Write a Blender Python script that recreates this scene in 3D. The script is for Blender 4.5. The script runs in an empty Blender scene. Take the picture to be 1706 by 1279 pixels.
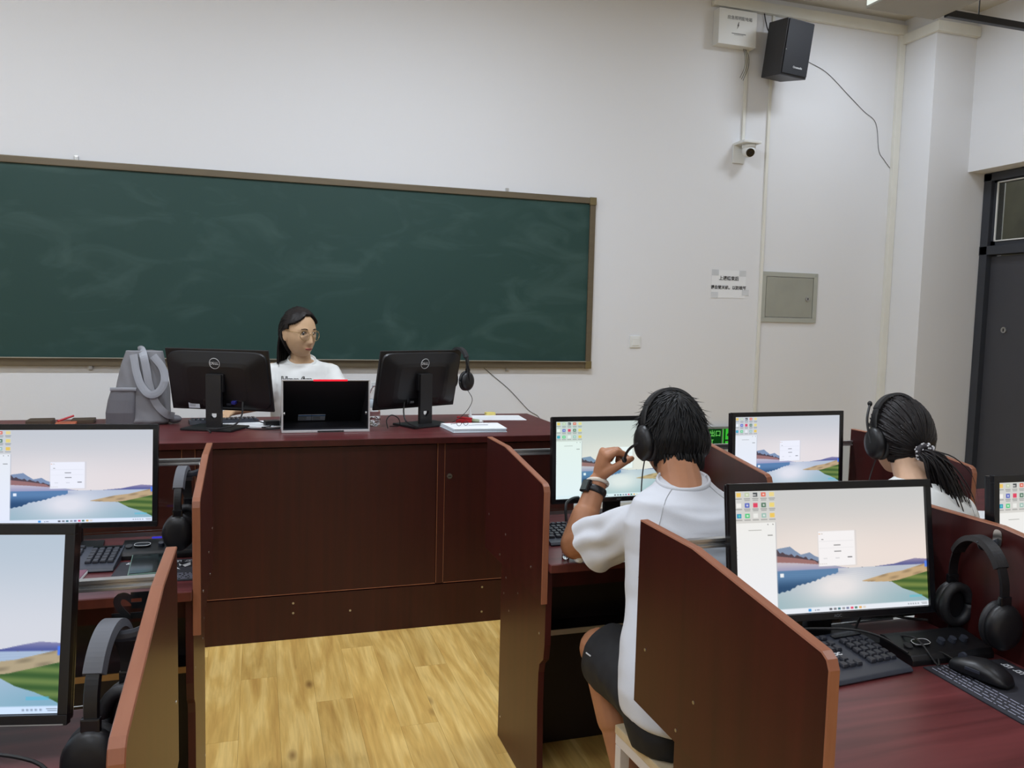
import bpy, bmesh, math, random
import numpy as np
from mathutils import Vector, Matrix, Euler, noise as mnoise

random.seed(7)
S = bpy.context.scene
COL = S.collection
PI = math.pi
rad = math.radians

# ------------------------------------------------------------------ camera, world, lights, exposure
cam_d = bpy.data.cameras.new('camera')
cam = bpy.data.objects.new('camera', cam_d)
COL.objects.link(cam)
cam_d.sensor_width = 36.0
cam_d.lens = 1343.82 / 1706 * 36.0
cam_d.clip_start = 0.05
def camera_rotation(p, r, yw):
    fw = Vector((math.sin(yw) * math.cos(p), math.cos(yw) * math.cos(p), -math.sin(p)))
    rt = Vector((math.cos(yw), -math.sin(yw), 0))
    dn = fw.cross(rt)
    x = rt * math.cos(r) + dn * math.sin(r)
    y = dn * math.cos(r) - rt * math.sin(r)
    m = Matrix((x, -y, -fw)).transposed()
    return m.to_4x4()
cam.matrix_world = Matrix.Translation((0, 0, 1.45)) @ camera_rotation(0.08131382, -0.02408442, 0.30677314)
S.camera = cam
S.view_settings.view_transform = 'Standard'
S.view_settings.look = 'None'
S.view_settings.exposure = 0.0
S.view_settings.gamma = 1.0
S.view_settings.use_curve_mapping = False
world = bpy.data.worlds.new('world')
S.world = world
world.use_nodes = True
world.node_tree.nodes['Background'].inputs[0].default_value = (0.6, 0.65, 0.7, 1)
world.node_tree.nodes['Background'].inputs[1].default_value = 0.05
LAMP_POWER = 43.0       # each ceiling lamp, watts
LAMP_COLOR = (0.87, 0.95, 1.07)
# centres of the ceiling lamps of the room (built as fixtures below)
LAMPS = [(-1.8, 3.3, 1.12), (1.0, 3.3, 1.3), (-1.8, 0.6, .75), (0.4, 0.6, .35), (-1.8, -2.2, .8), (1.0, -2.2, .8), (3.4, 0.9, .45)]

# ------------------------------------------------------------------ materials
def lin(c):
    c = c / 255.0
    return c / 12.92 if c <= 0.04045 else ((c + 0.055) / 1.055) ** 2.4
def rgb(r, g, b):
    return (lin(r), lin(g), lin(b), 1.0)
def mat(name, col, rough=0.5, metal=0.0, var=0.12, scale=(6, 6, 6), bump=0.0, bscale=60.0, spec=0.5, coat=0.0, sheen=0.0, col2=None, detail=4.0, distort=0.0):
    m = bpy.data.materials.new(name)
    m.use_nodes = True
    nt = m.node_tree
    b = nt.nodes['Principled BSDF']
    b.inputs['Roughness'].default_value = rough
    b.inputs['Metallic'].default_value = metal
    b.inputs['Specular IOR Level'].default_value = spec
    b.inputs['Coat Weight'].default_value = coat
    b.inputs['Sheen Weight'].default_value = sheen
    tc = nt.nodes.new('ShaderNodeTexCoord')
    mp = nt.nodes.new('ShaderNodeMapping')
    mp.inputs['Scale'].default_value = scale
    nt.links.new(tc.outputs['Object'], mp.inputs['Vector'])
    nz = nt.nodes.new('ShaderNodeTexNoise')
    nz.inputs['Scale'].default_value = 1.0
    nz.inputs['Detail'].default_value = detail
    nz.inputs['Distortion'].default_value = distort
    nt.links.new(mp.outputs[0], nz.inputs['Vector'])
    rp = nt.nodes.new('ShaderNodeValToRGB')
    c2 = col2 or tuple(min(1, x * (1 + var)) for x in col[:3]) + (1,)
    c1 = col if col2 else tuple(x * (1 - var) for x in col[:3]) + (1,)
    rp.color_ramp.elements[0].color = c1
    rp.color_ramp.elements[1].color = c2
    rp.color_ramp.elements[0].position = 0.3
    rp.color_ramp.elements[1].position = 0.7
    nt.links.new(nz.outputs[0], rp.inputs[0])
    nt.links.new(rp.outputs[0], b.inputs['Base Color'])
    if bump > 0:
        n2 = nt.nodes.new('ShaderNodeTexNoise')
        n2.inputs['Scale'].default_value = bscale
        nt.links.new(tc.outputs['Object'], n2.inputs['Vector'])
        bp = nt.nodes.new('ShaderNodeBump')
        bp.inputs['Strength'].default_value = bump
        bp.inputs['Distance'].default_value = 0.002
        nt.links.new(n2.outputs[0], bp.inputs['Height'])
        nt.links.new(bp.outputs[0], b.inputs['Normal'])
    return m
def emit(name, col, strength):
    m = bpy.data.materials.new(name)
    m.use_nodes = True
    nt = m.node_tree
    nt.nodes.remove(nt.nodes['Principled BSDF'])
    e = nt.nodes.new('ShaderNodeEmission')
    e.inputs[0].default_value = col
    e.inputs[1].default_value = strength
    nt.links.new(e.outputs[0], nt.nodes['Material Output'].inputs[0])
    return m
def glass(name, col, rough=0.02):
    m = bpy.data.materials.new(name)
    m.use_nodes = True
    b = m.node_tree.nodes['Principled BSDF']
    b.inputs['Base Color'].default_value = col
    b.inputs['Roughness'].default_value = rough
    b.inputs['Transmission Weight'].default_value = 1.0
    b.inputs['IOR'].default_value = 1.45
    return m

M = {}
M['wall'] = mat('wall_paint', rgb(226, 227, 229), 0.85, var=0.012, scale=(0.8, 0.8, 0.8), bump=0.12, bscale=90, spec=0.2)
M['ceiling'] = mat('ceiling_paint', rgb(205, 203, 196), 0.9, var=0.03, scale=(1, 1, 1), spec=0.2)
M['trunk'] = mat('trunking_plastic', rgb(224, 223, 214), 0.5, var=0.03)
M['wood'] = mat('mahogany_board', rgb(52, 16, 16), 0.36, var=0.0, scale=(26, 26, 1.6), col2=rgb(67, 22, 21), detail=6, spec=0.38)
M['wood_top'] = mat('mahogany_worktop', rgb(76, 32, 33), 0.33, col2=rgb(106, 50, 51), scale=(2.2, 30, 30), detail=6, distort=0.6, spec=0.5)
M['wood_desk'] = mat('mahogany_desk_front', rgb(48, 14, 13), 0.4, col2=rgb(60, 19, 16), spec=.4, scale=(40, 40, 1.4), detail=6)
M['band'] = mat('banding_or_highlight', rgb(132, 78, 54), 0.35, col2=rgb(154, 100, 74), scale=(30, 3, 3))
M['band_dark'] = mat('edge_banding_dark', rgb(84, 38, 28), 0.35, col2=rgb(100, 48, 36), scale=(40, 40, 2))
M['alu'] = mat('brushed_aluminium', rgb(205, 205, 205), 0.3, 0.85, var=0.06, scale=(3, 80, 80))
M['steel'] = mat('steel', rgb(190, 190, 188), 0.3, 1.0, var=0.05)
M['black'] = mat('black_plastic', rgb(18, 18, 21), 0.42, var=0.1, scale=(30, 30, 30), bump=0.05, bscale=400)
M['black_gloss'] = mat('black_gloss_plastic', rgb(20, 20, 23), 0.22, var=0.05)
M['black_soft'] = mat('black_leatherette', rgb(24, 24, 27), 0.55, var=0.15, scale=(60, 60, 60), bump=0.2, bscale=250)
M['grey_soft'] = mat('grey_headband_pad', rgb(92, 94, 100), 0.6, var=0.08)
M['key'] = mat('key_plastic', rgb(40, 42, 50), 0.4, var=0.05)
M['kb'] = mat('keyboard_plastic', rgb(48, 52, 62), 0.4, var=0.06)
M['cable'] = mat('cable_rubber', rgb(22, 22, 24), 0.5, var=0.05)
M['board'] = None
M['olive'] = mat('bronze_frame', rgb(104, 93, 74), 0.4, 0.3, var=0.08, scale=(4, 30, 30))
M['door'] = mat('door_steel_paint', rgb(63, 64, 70), 0.5, var=0.04, scale=(3, 3, 3))
M['door_frame'] = mat('door_frame_paint', rgb(52, 55, 62), 0.5, var=0.04)
M['white_plastic'] = mat('white_plastic', rgb(226, 228, 226), 0.4, var=0.015)
M['grey_metal'] = mat('grey_painted_metal', rgb(176, 178, 168), 0.5, 0.15, var=0.05, scale=(3, 3, 3))
M['grey_metal2'] = mat('grey_steel_door', rgb(160, 161, 150), 0.5, 0.15, var=0.06, scale=(5, 5, 5))
M['ink'] = mat('black_ink', rgb(28, 28, 30), 0.7, var=0.02)
M['ink_grey'] = mat('grey_ink', rgb(96, 98, 100), 0.7, var=0.02)
M['silver_ink'] = mat('silver_print', rgb(200, 202, 204), 0.4, var=0.02)
M['white_print'] = mat('white_print', rgb(226, 228, 232), 0.6, var=0.02)
M['paper'] = mat('paper', rgb(232, 234, 236), 0.8, var=0.015)
M['paper_blue'] = mat('bluish_paper', rgb(206, 218, 226), 0.8, var=0.02)
M['skin_t'] = mat('skin_light', rgb(206, 170, 134), 0.5, var=0.05, scale=(20, 20, 20), spec=0.35)
M['skin_b'] = mat('skin_tan', rgb(172, 120, 88), 0.5, var=0.06, scale=(20, 20, 20), spec=0.35)
M['skin_g'] = mat('skin_pale', rgb(216, 176, 146), 0.5, var=0.05, scale=(20, 20, 20), spec=0.35)
M['lip'] = mat('lips', rgb(168, 98, 84), 0.7, var=0.05)
M['eye'] = mat('eyeball', rgb(225, 222, 216), 0.2, var=0.01)
M['iris'] = mat('iris', rgb(34, 22, 18), 0.2, var=0.01)
M['hair_t'] = mat('hair_dark_brown', rgb(24, 18, 17), 0.5, spec=0.3, var=0.3, scale=(60, 60, 8))
M['hair_b'] = mat('hair_black', rgb(15, 15, 17), 0.55, spec=0.3, var=0.3, scale=(60, 60, 8))
M['hair_g'] = mat('hair_brown_black', rgb(22, 17, 18), 0.5, spec=0.3, var=0.3, scale=(60, 60, 8))
M['shirt_t'] = mat('white_cotton', rgb(232, 233, 230), 0.9, var=0.02, bump=0.1, bscale=300, sheen=0.1)
M['shirt_b'] = mat('white_jersey', rgb(206, 208, 214), 0.9, var=0.02, bump=0.1, bscale=300, sheen=0.1)
M['shorts'] = mat('black_sports_fabric', rgb(22, 22, 25), 0.8, var=0.1, bump=0.1, bscale=300)
M['bag'] = mat('grey_nylon', rgb(122, 122, 126), 0.6, var=0.06, scale=(10, 10, 10), bump=0.15, bscale=300)
M['bag_dark'] = mat('grey_nylon_dark', rgb(100, 99, 104), 0.6, var=0.06, scale=(10, 10, 10), bump=0.15, bscale=300)
M['strap'] = mat('grey_webbing', rgb(150, 153, 160), 0.5, var=0.05)
M['gold'] = mat('gold_wire', rgb(214, 190, 140), 0.25, 1.0, var=0.03)
M['lens'] = None
M['acrylic'] = None
M['clear'] = glass('clear_plastic', (0.95, 0.96, 1, 1), 0.06)
M['red'] = mat('red_plastic', rgb(178, 36, 44), 0.4, var=0.05)
M['brown_leather'] = mat('brown_leather', rgb(74, 60, 46), 0.5, var=0.1)
M['orange'] = mat('orange_brown_cloth', rgb(176, 96, 66), 0.6, var=0.1)
M['yellow'] = mat('yellow_sponge', rgb(222, 205, 120), 0.8, var=0.06)
M['green'] = mat('sage_plastic', rgb(150, 160, 130), 0.5, var=0.05)
M['sticker_blue'] = mat('sticker_blue', rgb(88, 140, 205), 0.5, var=0.03)
M['sticker'] = mat('sticker_grey', rgb(222, 228, 238), 0.5, var=0.04)
M['pad'] = mat('mouse_pad_cloth', rgb(34, 34, 42), 0.75, var=0.08, scale=(40, 40, 40))
M['pad_print'] = mat('pad_print', rgb(158, 160, 178), .6, var=.02)
M['console_black'] = mat('console_black', rgb(40, 40, 45), .45, var=.04)
M['mauve'] = mat('mauve_cover', rgb(112, 66, 84), 0.5, var=0.05)
M['seat_wood'] = mat('pale_seat_wood', rgb(196, 176, 142), 0.5, col2=rgb(210, 192, 160), scale=(3, 30, 30))
M['white_metal'] = mat('white_painted_steel', rgb(214, 208, 206), 0.4, var=0.02)
M['exit_dark'] = emit('exit_sign_dark_green', rgb(14, 62, 20), 0.8)
M['exit_green'] = emit('exit_sign_green', rgb(62, 190, 56), 0.9)
M['exit_letter'] = emit('exit_sign_letters', rgb(110, 205, 95), 0.9)
M['led_red'] = emit('red_led_strip', rgb(255, 40, 58), 1.1)
M['led_blue'] = emit('blue_led', rgb(60, 60, 200), 0.9)
M['lamp'] = emit('lamp_diffuser', LAMP_COLOR + (1,), 6.0)
M['shelf_wood'] = mat('pale_shelf_edge', rgb(176, 130, 70), 0.5, var=0.08)
M['dark_cavity'] = mat('shaded_board', rgb(26, 14, 13), 0.5, var=0.1)  # near-black board tone carries the shade of the under-desk cavity

def board_material():
    m = mat('blackboard_green', rgb(36, 66, 61), 0.5, var=0.08, scale=(0.7, 0.7, 0.9), spec=0.35)
    nt = m.node_tree
    b = nt.nodes['Principled BSDF']
    src = b.inputs['Base Color'].links[0].from_socket
    tc = nt.nodes.new('ShaderNodeTexCoord')
    mp = nt.nodes.new('ShaderNodeMapping')
    mp.inputs['Scale'].default_value = (1.6, 1, 3.4)
    mp.inputs['Rotation'].default_value = (0, 0.35, 0)
    nt.links.new(tc.outputs['Object'], mp.inputs[0])
    n = nt.nodes.new('ShaderNodeTexNoise')
    n.inputs['Scale'].default_value = 1.3
    n.inputs['Detail'].default_value = 7
    n.inputs['Distortion'].default_value = 1.6
    nt.links.new(mp.outputs[0], n.inputs[0])
    r = nt.nodes.new('ShaderNodeValToRGB')
    r.color_ramp.elements[0].position = 0.5
    r.color_ramp.elements[0].color = (0, 0, 0, 1)
    r.color_ramp.elements[1].position = 0.85
    r.color_ramp.elements[1].color = (0.2, 0.2, 0.2, 1)
    nt.links.new(n.outputs[0], r.inputs[0])
    mx = nt.nodes.new('ShaderNodeMix')
    mx.data_type = 'RGBA'
    nt.links.new(r.outputs[0], mx.inputs['Factor'])
    nt.links.new(src, mx.inputs[6])
    mx.inputs[7].default_value = rgb(112, 138, 133)
    nt.links.new(mx.outputs[2], b.inputs['Base Color'])
    return m
M['board'] = board_material()
def acrylic(name='clear_acrylic', tint=(.93, .96, .98, 1), ior=1.4):
    m = bpy.data.materials.new(name); m.use_nodes = True
    nt = m.node_tree; nt.nodes.remove(nt.nodes['Principled BSDF'])
    tr = nt.nodes.new('ShaderNodeBsdfTransparent'); tr.inputs[0].default_value = tint
    gl = nt.nodes.new('ShaderNodeBsdfGlossy'); gl.inputs['Roughness'].default_value = .05
    fr = nt.nodes.new('ShaderNodeFresnel'); fr.inputs[0].default_value = ior
    mx = nt.nodes.new('ShaderNodeMixShader')
    nt.links.new(fr.outputs[0], mx.inputs[0]); nt.links.new(tr.outputs[0], mx.inputs[1]); nt.links.new(gl.outputs[0], mx.inputs[2])
    nt.links.new(mx.outputs[0], nt.nodes['Material Output'].inputs[0])
    return m
M['acrylic'] = acrylic()
M['lens'] = acrylic('spectacle_lens', (.995, .995, .995, 1), 1.18)

def plank_material(name, brick=False):
    m = bpy.data.materials.new(name)
    m.use_nodes = True
    nt = m.node_tree
    L = nt.links.new
    b = nt.nodes['Principled BSDF']
    b.inputs['Roughness'].default_value = 0.34
    tc = nt.nodes.new('ShaderNodeTexCoord')
    oi = nt.nodes.new('ShaderNodeObjectInfo')
    mul = nt.nodes.new('ShaderNodeMath'); mul.operation = 'MULTIPLY'; mul.inputs[1].default_value = 37.0
    L(oi.outputs['Random'], mul.inputs[0])
    add = nt.nodes.new('ShaderNodeVectorMath'); add.operation = 'ADD'
    L(tc.outputs['Object'], add.inputs[0]); L(mul.outputs[0], add.inputs[1])
    def noise(sc, detail, dist):
        mp = nt.nodes.new('ShaderNodeMapping'); mp.inputs['Scale'].default_value = sc
        L(add.outputs[0], mp.inputs[0])
        n = nt.nodes.new('ShaderNodeTexNoise'); n.inputs['Scale'].default_value = 1
        n.inputs['Detail'].default_value = detail; n.inputs['Distortion'].default_value = dist
        L(mp.outputs[0], n.inputs[0])
        return n.outputs[0], mp.outputs[0]
    n1, _ = noise((13, 1.7, 5), 4, 1.5)
    r1 = nt.nodes.new('ShaderNodeValToRGB')
    e = r1.color_ramp.elements
    e[0].position = 0.25; e[0].color = rgb(192, 150, 80)
    e[1].position = 0.62; e[1].color = rgb(230, 196, 122)
    x = e.new(0.47); x.color = rgb(214, 176, 100)
    L(n1, r1.inputs[0])
    n2, _ = noise((90, 5, 20), 5, 0.6)
    r2 = nt.nodes.new('ShaderNodeValToRGB')
    r2.color_ramp.elements[0].position = 0.3; r2.color_ramp.elements[0].color = (0.86, 0.83, 0.78, 1)
    r2.color_ramp.elements[1].position = 0.65; r2.color_ramp.elements[1].color = (1.05, 1.04, 1.02, 1)
    L(n2, r2.inputs[0])
    mx = nt.nodes.new('ShaderNodeMix'); mx.data_type = 'RGBA'; mx.blend_type = 'MULTIPLY'; mx.inputs['Factor'].default_value = 1
    L(r1.outputs[0], mx.inputs[6]); L(r2.outputs[0], mx.inputs[7])
    # knots
    mpk = nt.nodes.new('ShaderNodeMapping'); mpk.inputs['Scale'].default_value = (7, 3.0, 3)
    L(add.outputs[0], mpk.inputs[0])
    v = nt.nodes.new('ShaderNodeTexVoronoi'); v.inputs['Scale'].default_value = 1.0
    L(mpk.outputs[0], v.inputs['Vector'])
    rk = nt.nodes.new('ShaderNodeValToRGB')
    rk.color_ramp.elements[0].position = 0.03; rk.color_ramp.elements[0].color = (0.75, 0.75, 0.75, 1)
    rk.color_ramp.elements[1].position = 0.14; rk.color_ramp.elements[1].color = (0, 0, 0, 1)
    L(v.outputs['Distance'], rk.inputs[0])
    mk = nt.nodes.new('ShaderNodeMix'); mk.data_type = 'RGBA'
    L(rk.outputs[0], mk.inputs['Factor']); L(mx.outputs[2], mk.inputs[6])
    mk.inputs[7].default_value = rgb(112, 74, 34)
    # plank to plank tint
    mr = nt.nodes.new('ShaderNodeMapRange'); mr.inputs['To Min'].default_value = 0.88; mr.inputs['To Max'].default_value = 1.06
    L(oi.outputs['Random'], mr.inputs[0])
    sc = nt.nodes.new('ShaderNodeVectorMath'); sc.operation = 'SCALE'
    L(mk.outputs[2], sc.inputs[0]); L(mr.outputs[0], sc.inputs['Scale'])
    L(sc.outputs[0], b.inputs['Base Color'])
    return m
M['plank'] = plank_material('oak_laminate')

# ------------------------------------------------------------------ mesh helpers
def new_bm():
    return bmesh.new()
def link(name, bm, m, parent=None, org=None, smooth=False, mtx=None):
    if isinstance(bm, bmesh.types.BMesh):
        if mtx is not None:
            bmesh.ops.transform(bm, matrix=mtx, verts=bm.verts)
        if org is not None:
            bmesh.ops.translate(bm, vec=-Vector(org), verts=bm.verts)
        me = bpy.data.meshes.new(name)
        bm.to_mesh(me)
        bm.free()
    else:
        me = bm
    if smooth:
        me.polygons.foreach_set('use_smooth', [True] * len(me.polygons))
    if m is not None:
        me.materials.clear()
        me.materials.append(m)
    o = bpy.data.objects.new(name, me)
    COL.objects.link(o)
    if parent is not None:
        o.parent = parent
    return o
def tag(o, label=None, cat=None, group=None, kind=None):
    if label: o['label'] = label
    if cat: o['category'] = cat
    if group: o['group'] = group
    if kind: o['kind'] = kind
    return o
def thing(name, label, cat, loc=(0, 0, 0), rz=0.0, group=None, rot=None):
    o = bpy.data.objects.new(name, None)
    o.empty_display_size = 0.05
    COL.objects.link(o)
    o.location = loc
    o.rotation_euler = rot if rot is not None else (0, 0, rz)
    return tag(o, label, cat, group)
def struct(name, bm, m, parent=None, **k):
    o = link(name, bm, m, parent, **k)
    if parent is None:
        o['kind'] = 'structure'
    return o
def dup(root, loc=None, rot=None, label=None, parent=None):
    c = root.copy()
    COL.objects.link(c)
    if parent is not None:
        c.parent = parent
    if loc is not None: c.location = loc
    if rot is not None: c.rotation_euler = rot
    if label: c['label'] = label
    for ch in list(root.children):
        dup(ch, parent=c)
    return c
def box(bm, c, s, bev=0.0, mtx=None, seg=2):
    r = bmesh.ops.create_cube(bm, size=1.0)
    vs = r['verts']
    m = Matrix.Translation(c) @ Matrix.Diagonal((s[0], s[1], s[2], 1))
    if mtx is not None: m = mtx @ m
    bmesh.ops.transform(bm, matrix=m, verts=vs)
    if bev > 0:
        es = list({e for v in vs for e in v.link_edges})
        bmesh.ops.bevel(bm, geom=es, offset=bev, segments=seg, affect='EDGES', profile=0.7)
    return bm
def bx(c, s, bev=0.0, mtx=None):
    return box(new_bm(), c, s, bev, mtx)
def slab(x0, x1, y0, y1, z0, z1, bev=0.0):
    return bx(((x0 + x1) / 2, (y0 + y1) / 2, (z0 + z1) / 2), (x1 - x0, y1 - y0, z1 - z0), bev)
def prism(bm, poly, axis, a, b, bev=0.0):
    """extrude a 2-D polygon along axis ('x','y','z') from a to b; poly coordinates are the other two axes in order"""
    def p3(u, v, t):
        return {'x': (t, u, v), 'y': (u, t, v), 'z': (u, v, t)}[axis]
    A = [bm.verts.new(p3(u, v, a)) for u, v in poly]
    B = [bm.verts.new(p3(u, v, b)) for u, v in poly]
    fs = [bm.faces.new(A), bm.faces.new(B[::-1])]
    n = len(poly)
    for i in range(n):
        fs.append(bm.faces.new((A[i], B[i], B[(i + 1) % n], A[(i + 1) % n])))
    bmesh.ops.recalc_face_normals(bm, faces=fs)
    if bev > 0:
        es = [e for e in bm.edges if e.verts[0] in A + B and e.verts[1] in A + B]
        bmesh.ops.bevel(bm, geom=es, offset=bev, segments=2, affect='EDGES', profile=0.7)
    return bm
def frame_of(t):
    t = t.normalized()
    u = t.cross(Vector((0, 0, 1)))
    if u.length < 1e-3: u = t.cross(Vector((0, 1, 0)))
    u.normalize()
    return u, t.cross(u).normalized()
def smooth_path(pts, n=6):
    """Catmull-Rom through points"""
    P = [Vector(p) for p in pts]
    if len(P) < 3: return P
    Q = [P[0] * 2 - P[1]] + P + [P[-1] * 2 - P[-2]]
    out = []
    for i in range(1, len(Q) - 2):
        for k in range(n):
            t = k / n
            a, b, c, d = Q[i - 1], Q[i], Q[i + 1], Q[i + 2]
            out.append(0.5 * ((2 * b) + (c - a) * t + (2 * a - 5 * b + 4 * c - d) * t * t + (3 * b - a - 3 * c + d) * t ** 3))
    out.append(P[-1])
    return out
def tube(bm, pts, r, seg=8, flat=None, r_end=None, up=None, cap=True):
    """tube along points; flat = (rx, ry) gives an elliptical or rectangular strip whose rx lies along `up` x tangent"""
    P = [Vector(p) for p in pts]
    n = len(P)
    rings = []
    pu = None
    for i, p in enumerate(P):
        t = (P[min(i + 1, n - 1)] - P[max(i - 1, 0)]).normalized()
        if up is not None:
            v = Vector(up) - t * Vector(up).dot(t)
            if v.length < 1e-6: v = frame_of(t)[1]
            v.normalize(); u = t.cross(v)
        elif pu is None:
            u, v = frame_of(t)
        else:
            u = pu - t * pu.dot(t); u.normalize(); v = t.cross(u)
        pu = u
        k = i / (n - 1)
        f = 1.0 if r_end is None else (1 - k) + k * r_end
        ra, rb = (r, r) if flat is None else flat
        ring = []
        for j in range(seg):
            a = 2 * PI * (j + 0.5) / seg
            ring.append(bm.verts.new(p + u * math.cos(a) * ra * f + v * math.sin(a) * rb * f))
        rings.append(ring)
    for i in range(n - 1):
        for j in range(seg):
            bm.faces.new((rings[i][j], rings[i][(j + 1) % seg], rings[i + 1][(j + 1) % seg], rings[i + 1][j]))
    if cap:
        bm.faces.new(rings[0][::-1]); bm.faces.new(rings[-1])
    return bm
def cyl(bm, a, b, r, seg=16, r2=None):
    return tube(bm, [a, b], r, seg, r_end=None if r2 is None else r2 / r)
def ball(bm, c, r, mtx=None, u=16, v=10):
    res = bmesh.ops.create_uvsphere(bm, u_segments=u, v_segments=v, radius=1.0)
    R = r if hasattr(r, '__len__') else (r, r, r)
    m = Matrix.Translation(c) @ (mtx.to_4x4() if mtx is not None else Matrix.Identity(4)) @ Matrix.Diagonal((R[0], R[1], R[2], 1))
    bmesh.ops.transform(bm, matrix=m, verts=res['verts'])
    return bm
def loft(bm, rings, seg=24, power=2.0):
    """rings: (centre, half axis vector a, half axis vector b)"""
    rr = []
    for c, a, b in rings:
        c, a, b = Vector(c), Vector(a), Vector(b)
        ring = []
        for j in range(seg):
            t = 2 * PI * j / seg
            ct, st = math.cos(t), math.sin(t)
            x = math.copysign(abs(ct) ** (2 / power), ct)
            y = math.copysign(abs(st) ** (2 / power), st)
            ring.append(bm.verts.new(c + a * x + b * y))
        rr.append(ring)
    fs = []
    for i in range(len(rr) - 1):
        for j in range(seg):
            fs.append(bm.faces.new((rr[i][j], rr[i][(j + 1) % seg], rr[i + 1][(j + 1) % seg], rr[i + 1][j])))
    fs.append(bm.faces.new(rr[0][::-1])); fs.append(bm.faces.new(rr[-1]))
    bmesh.ops.recalc_face_normals(bm, faces=fs)
    return bm
def limb(bm, a, b, ra, rb, seg=16):
    """tapered capsule"""
    a, b = Vector(a), Vector(b)
    t = (b - a); L = t.length; t.normalize()
    u, v = frame_of(t)
    rings = []
    for k in range(6):
        an = PI / 2 * (1 - k / 5)
        rings.append((a - t * ra * math.sin(an), max(ra * math.cos(an), 1e-4)))
    for k in range(6):
        an = PI / 2 * k / 5
        rings.append((b + t * rb * math.sin(an), max(rb * math.cos(an), 1e-4)))
    return loft(bm, [(c, u * r, v * r) for c, r in rings], seg)
def evaluated(bm, mods):
    me = bpy.data.meshes.new('tmp')
    bm.to_mesh(me); bm.free()
    o = bpy.data.objects.new('tmp', me)
    COL.objects.link(o)
    for kind, props in mods:
        md = o.modifiers.new(kind, kind)
        for k, v in props.items(): setattr(md, k, v)
    dg = bpy.context.evaluated_depsgraph_get()
    dg.update()
    res = bpy.data.meshes.new_from_object(o.evaluated_get(dg))
    bpy.data.objects.remove(o)
    bpy.data.meshes.remove(me)
    return res
def skinned(bm, voxel=0.006, it=6, fac=0.5):
    return evaluated(bm, [('REMESH', dict(mode='VOXEL', voxel_size=voxel, use_smooth_shade=True)), ('SMOOTH', dict(factor=fac, iterations=it))])
def displace(me, fn):
    """fn(co array Nx3, normals Nx3) -> offsets along the normal"""
    n = len(me.vertices)
    co = np.empty(n * 3, np.float32); me.vertices.foreach_get('co', co); co = co.reshape(-1, 3)
    no = np.empty(n * 3, np.float32); me.vertex_normals.foreach_get('vector', no); no = no.reshape(-1, 3)
    co = co + no * fn(co, no)[:, None]
    me.vertices.foreach_set('co', co.astype(np.float32).ravel())
    me.update()
def shift(me, org):
    me.transform(Matrix.Translation(-Vector(org)))
    return me
def text(body, size, m, parent, name, mtx, align='CENTER', ext=0.0004, bold=0.0):
    cu = bpy.data.curves.new('txt', 'FONT')
    cu.body = body; cu.size = size; cu.align_x = align; cu.align_y = 'CENTER'
    cu.extrude = ext; cu.resolution_u = 3; cu.offset = bold
    o = bpy.data.objects.new('txt', cu)
    COL.objects.link(o)
    dg = bpy.context.evaluated_depsgraph_get(); dg.update()
    me = bpy.data.meshes.new_from_object(o.evaluated_get(dg))
    bpy.data.objects.remove(o); bpy.data.curves.remove(cu)
    me.transform(mtx)
    me.name = name
    return link(name, me, m, parent)
FRONT = Matrix.Rotation(PI / 2, 4, 'X')      # text facing -Y
def T(x, y, z): return Matrix.Translation((x, y, z))

# ------------------------------------------------------------------ the room shell
XL, XR, YB, YF, ZC = -4.0, 5.35, -4.0, 5.45, 3.9
fl = struct('floor', slab(XL - .2, 7.0, YB - .2, 5.7, -0.12, -0.012), M['plank'])
plank_me = None
PW, PL = 0.1365, 1.2
for i in range(-9, 20):
    off = (i * 0.47) % 1.2
    for j in range(-1, 4):
        y0 = -0.35 + j * PL + off
        if y0 > 3.75 or y0 + PL < 0.3: continue
        if plank_me is None:
            p = link('plank', bx((0, 0, -0.006), (PW - 0.0005, PL - 0.0006, 0.012), 0.0004), M['plank'], fl)
            plank_me = p.data
        else:
            p = bpy.data.objects.new('plank', plank_me); COL.objects.link(p); p.parent = fl
        p.location = (-0.064 + PW * (i + 0.5), y0 + PL / 2, 0)
struct('wall_front', slab(XL - .2, 5.75, YF, YF + .2, -.012, ZC), M['wall'])
struct('wall_left', slab(XL - .2, XL, YB, YF, -.012, ZC), M['wall'])
struct('wall_back', slab(XL - .2, 5.75, YB - .2, YB, -.012, ZC), M['wall'])
DY0, DY1, DZ = 4.10, 5.11, 2.683
bm = new_bm()
box(bm, (5.55, (DY0 + YB) / 2, ZC / 2), (.4, DY0 - YB, ZC))
box(bm, (5.55, (DY0 + DY1) / 2, (DZ + ZC) / 2), (.4, DY1 - DY0, ZC - DZ))
struct('wall_right', bm, M['wall'])
struct('trim_1', slab(4.96, 5.75, 5.11, YF, 0, ZC), M['wall'])['label'] = 'white square pillar in the corner beside the door'
struct('ceiling', slab(XL - .2, 7.0, YB - .2, YF + .2, ZC, ZC + .1), M['ceiling'])
struct('wall_corridor', slab(7.0, 7.1, 2.5, 7.0, 0, 3.9), mat('corridor_wall', rgb(150, 145, 118), 0.8))
bm = new_bm()          # trunking: along the front wall, down the corner, round the pillar, down the wall twice
box(bm, ((3.2 + 4.96) / 2, YF - .02, 3.815), (1.76, .04, .075), .004)
struct('trim_2', bm, M['trunk'])
struct('trim_3', slab(4.90, 4.958, YF - .03, YF, 0, 3.777, .003), M['trunk'])
bm = new_bm()
box(bm, (4.945, 5.262, 3.745), (.03, .375, .075), .003)
box(bm, (5.137, 5.09, 3.745), (.416, .042, .0752), .003)
struct('trim_4', bm, M['trunk'])
struct('trim_5', slab(3.720, 3.742, YF - .016, YF, 0, 3.777, .002), M['trunk'])
struct('trim_6', slab(3.500, 3.524, YF - .016, YF, 2.83, 3.5, .002), M['trunk'])
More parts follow.
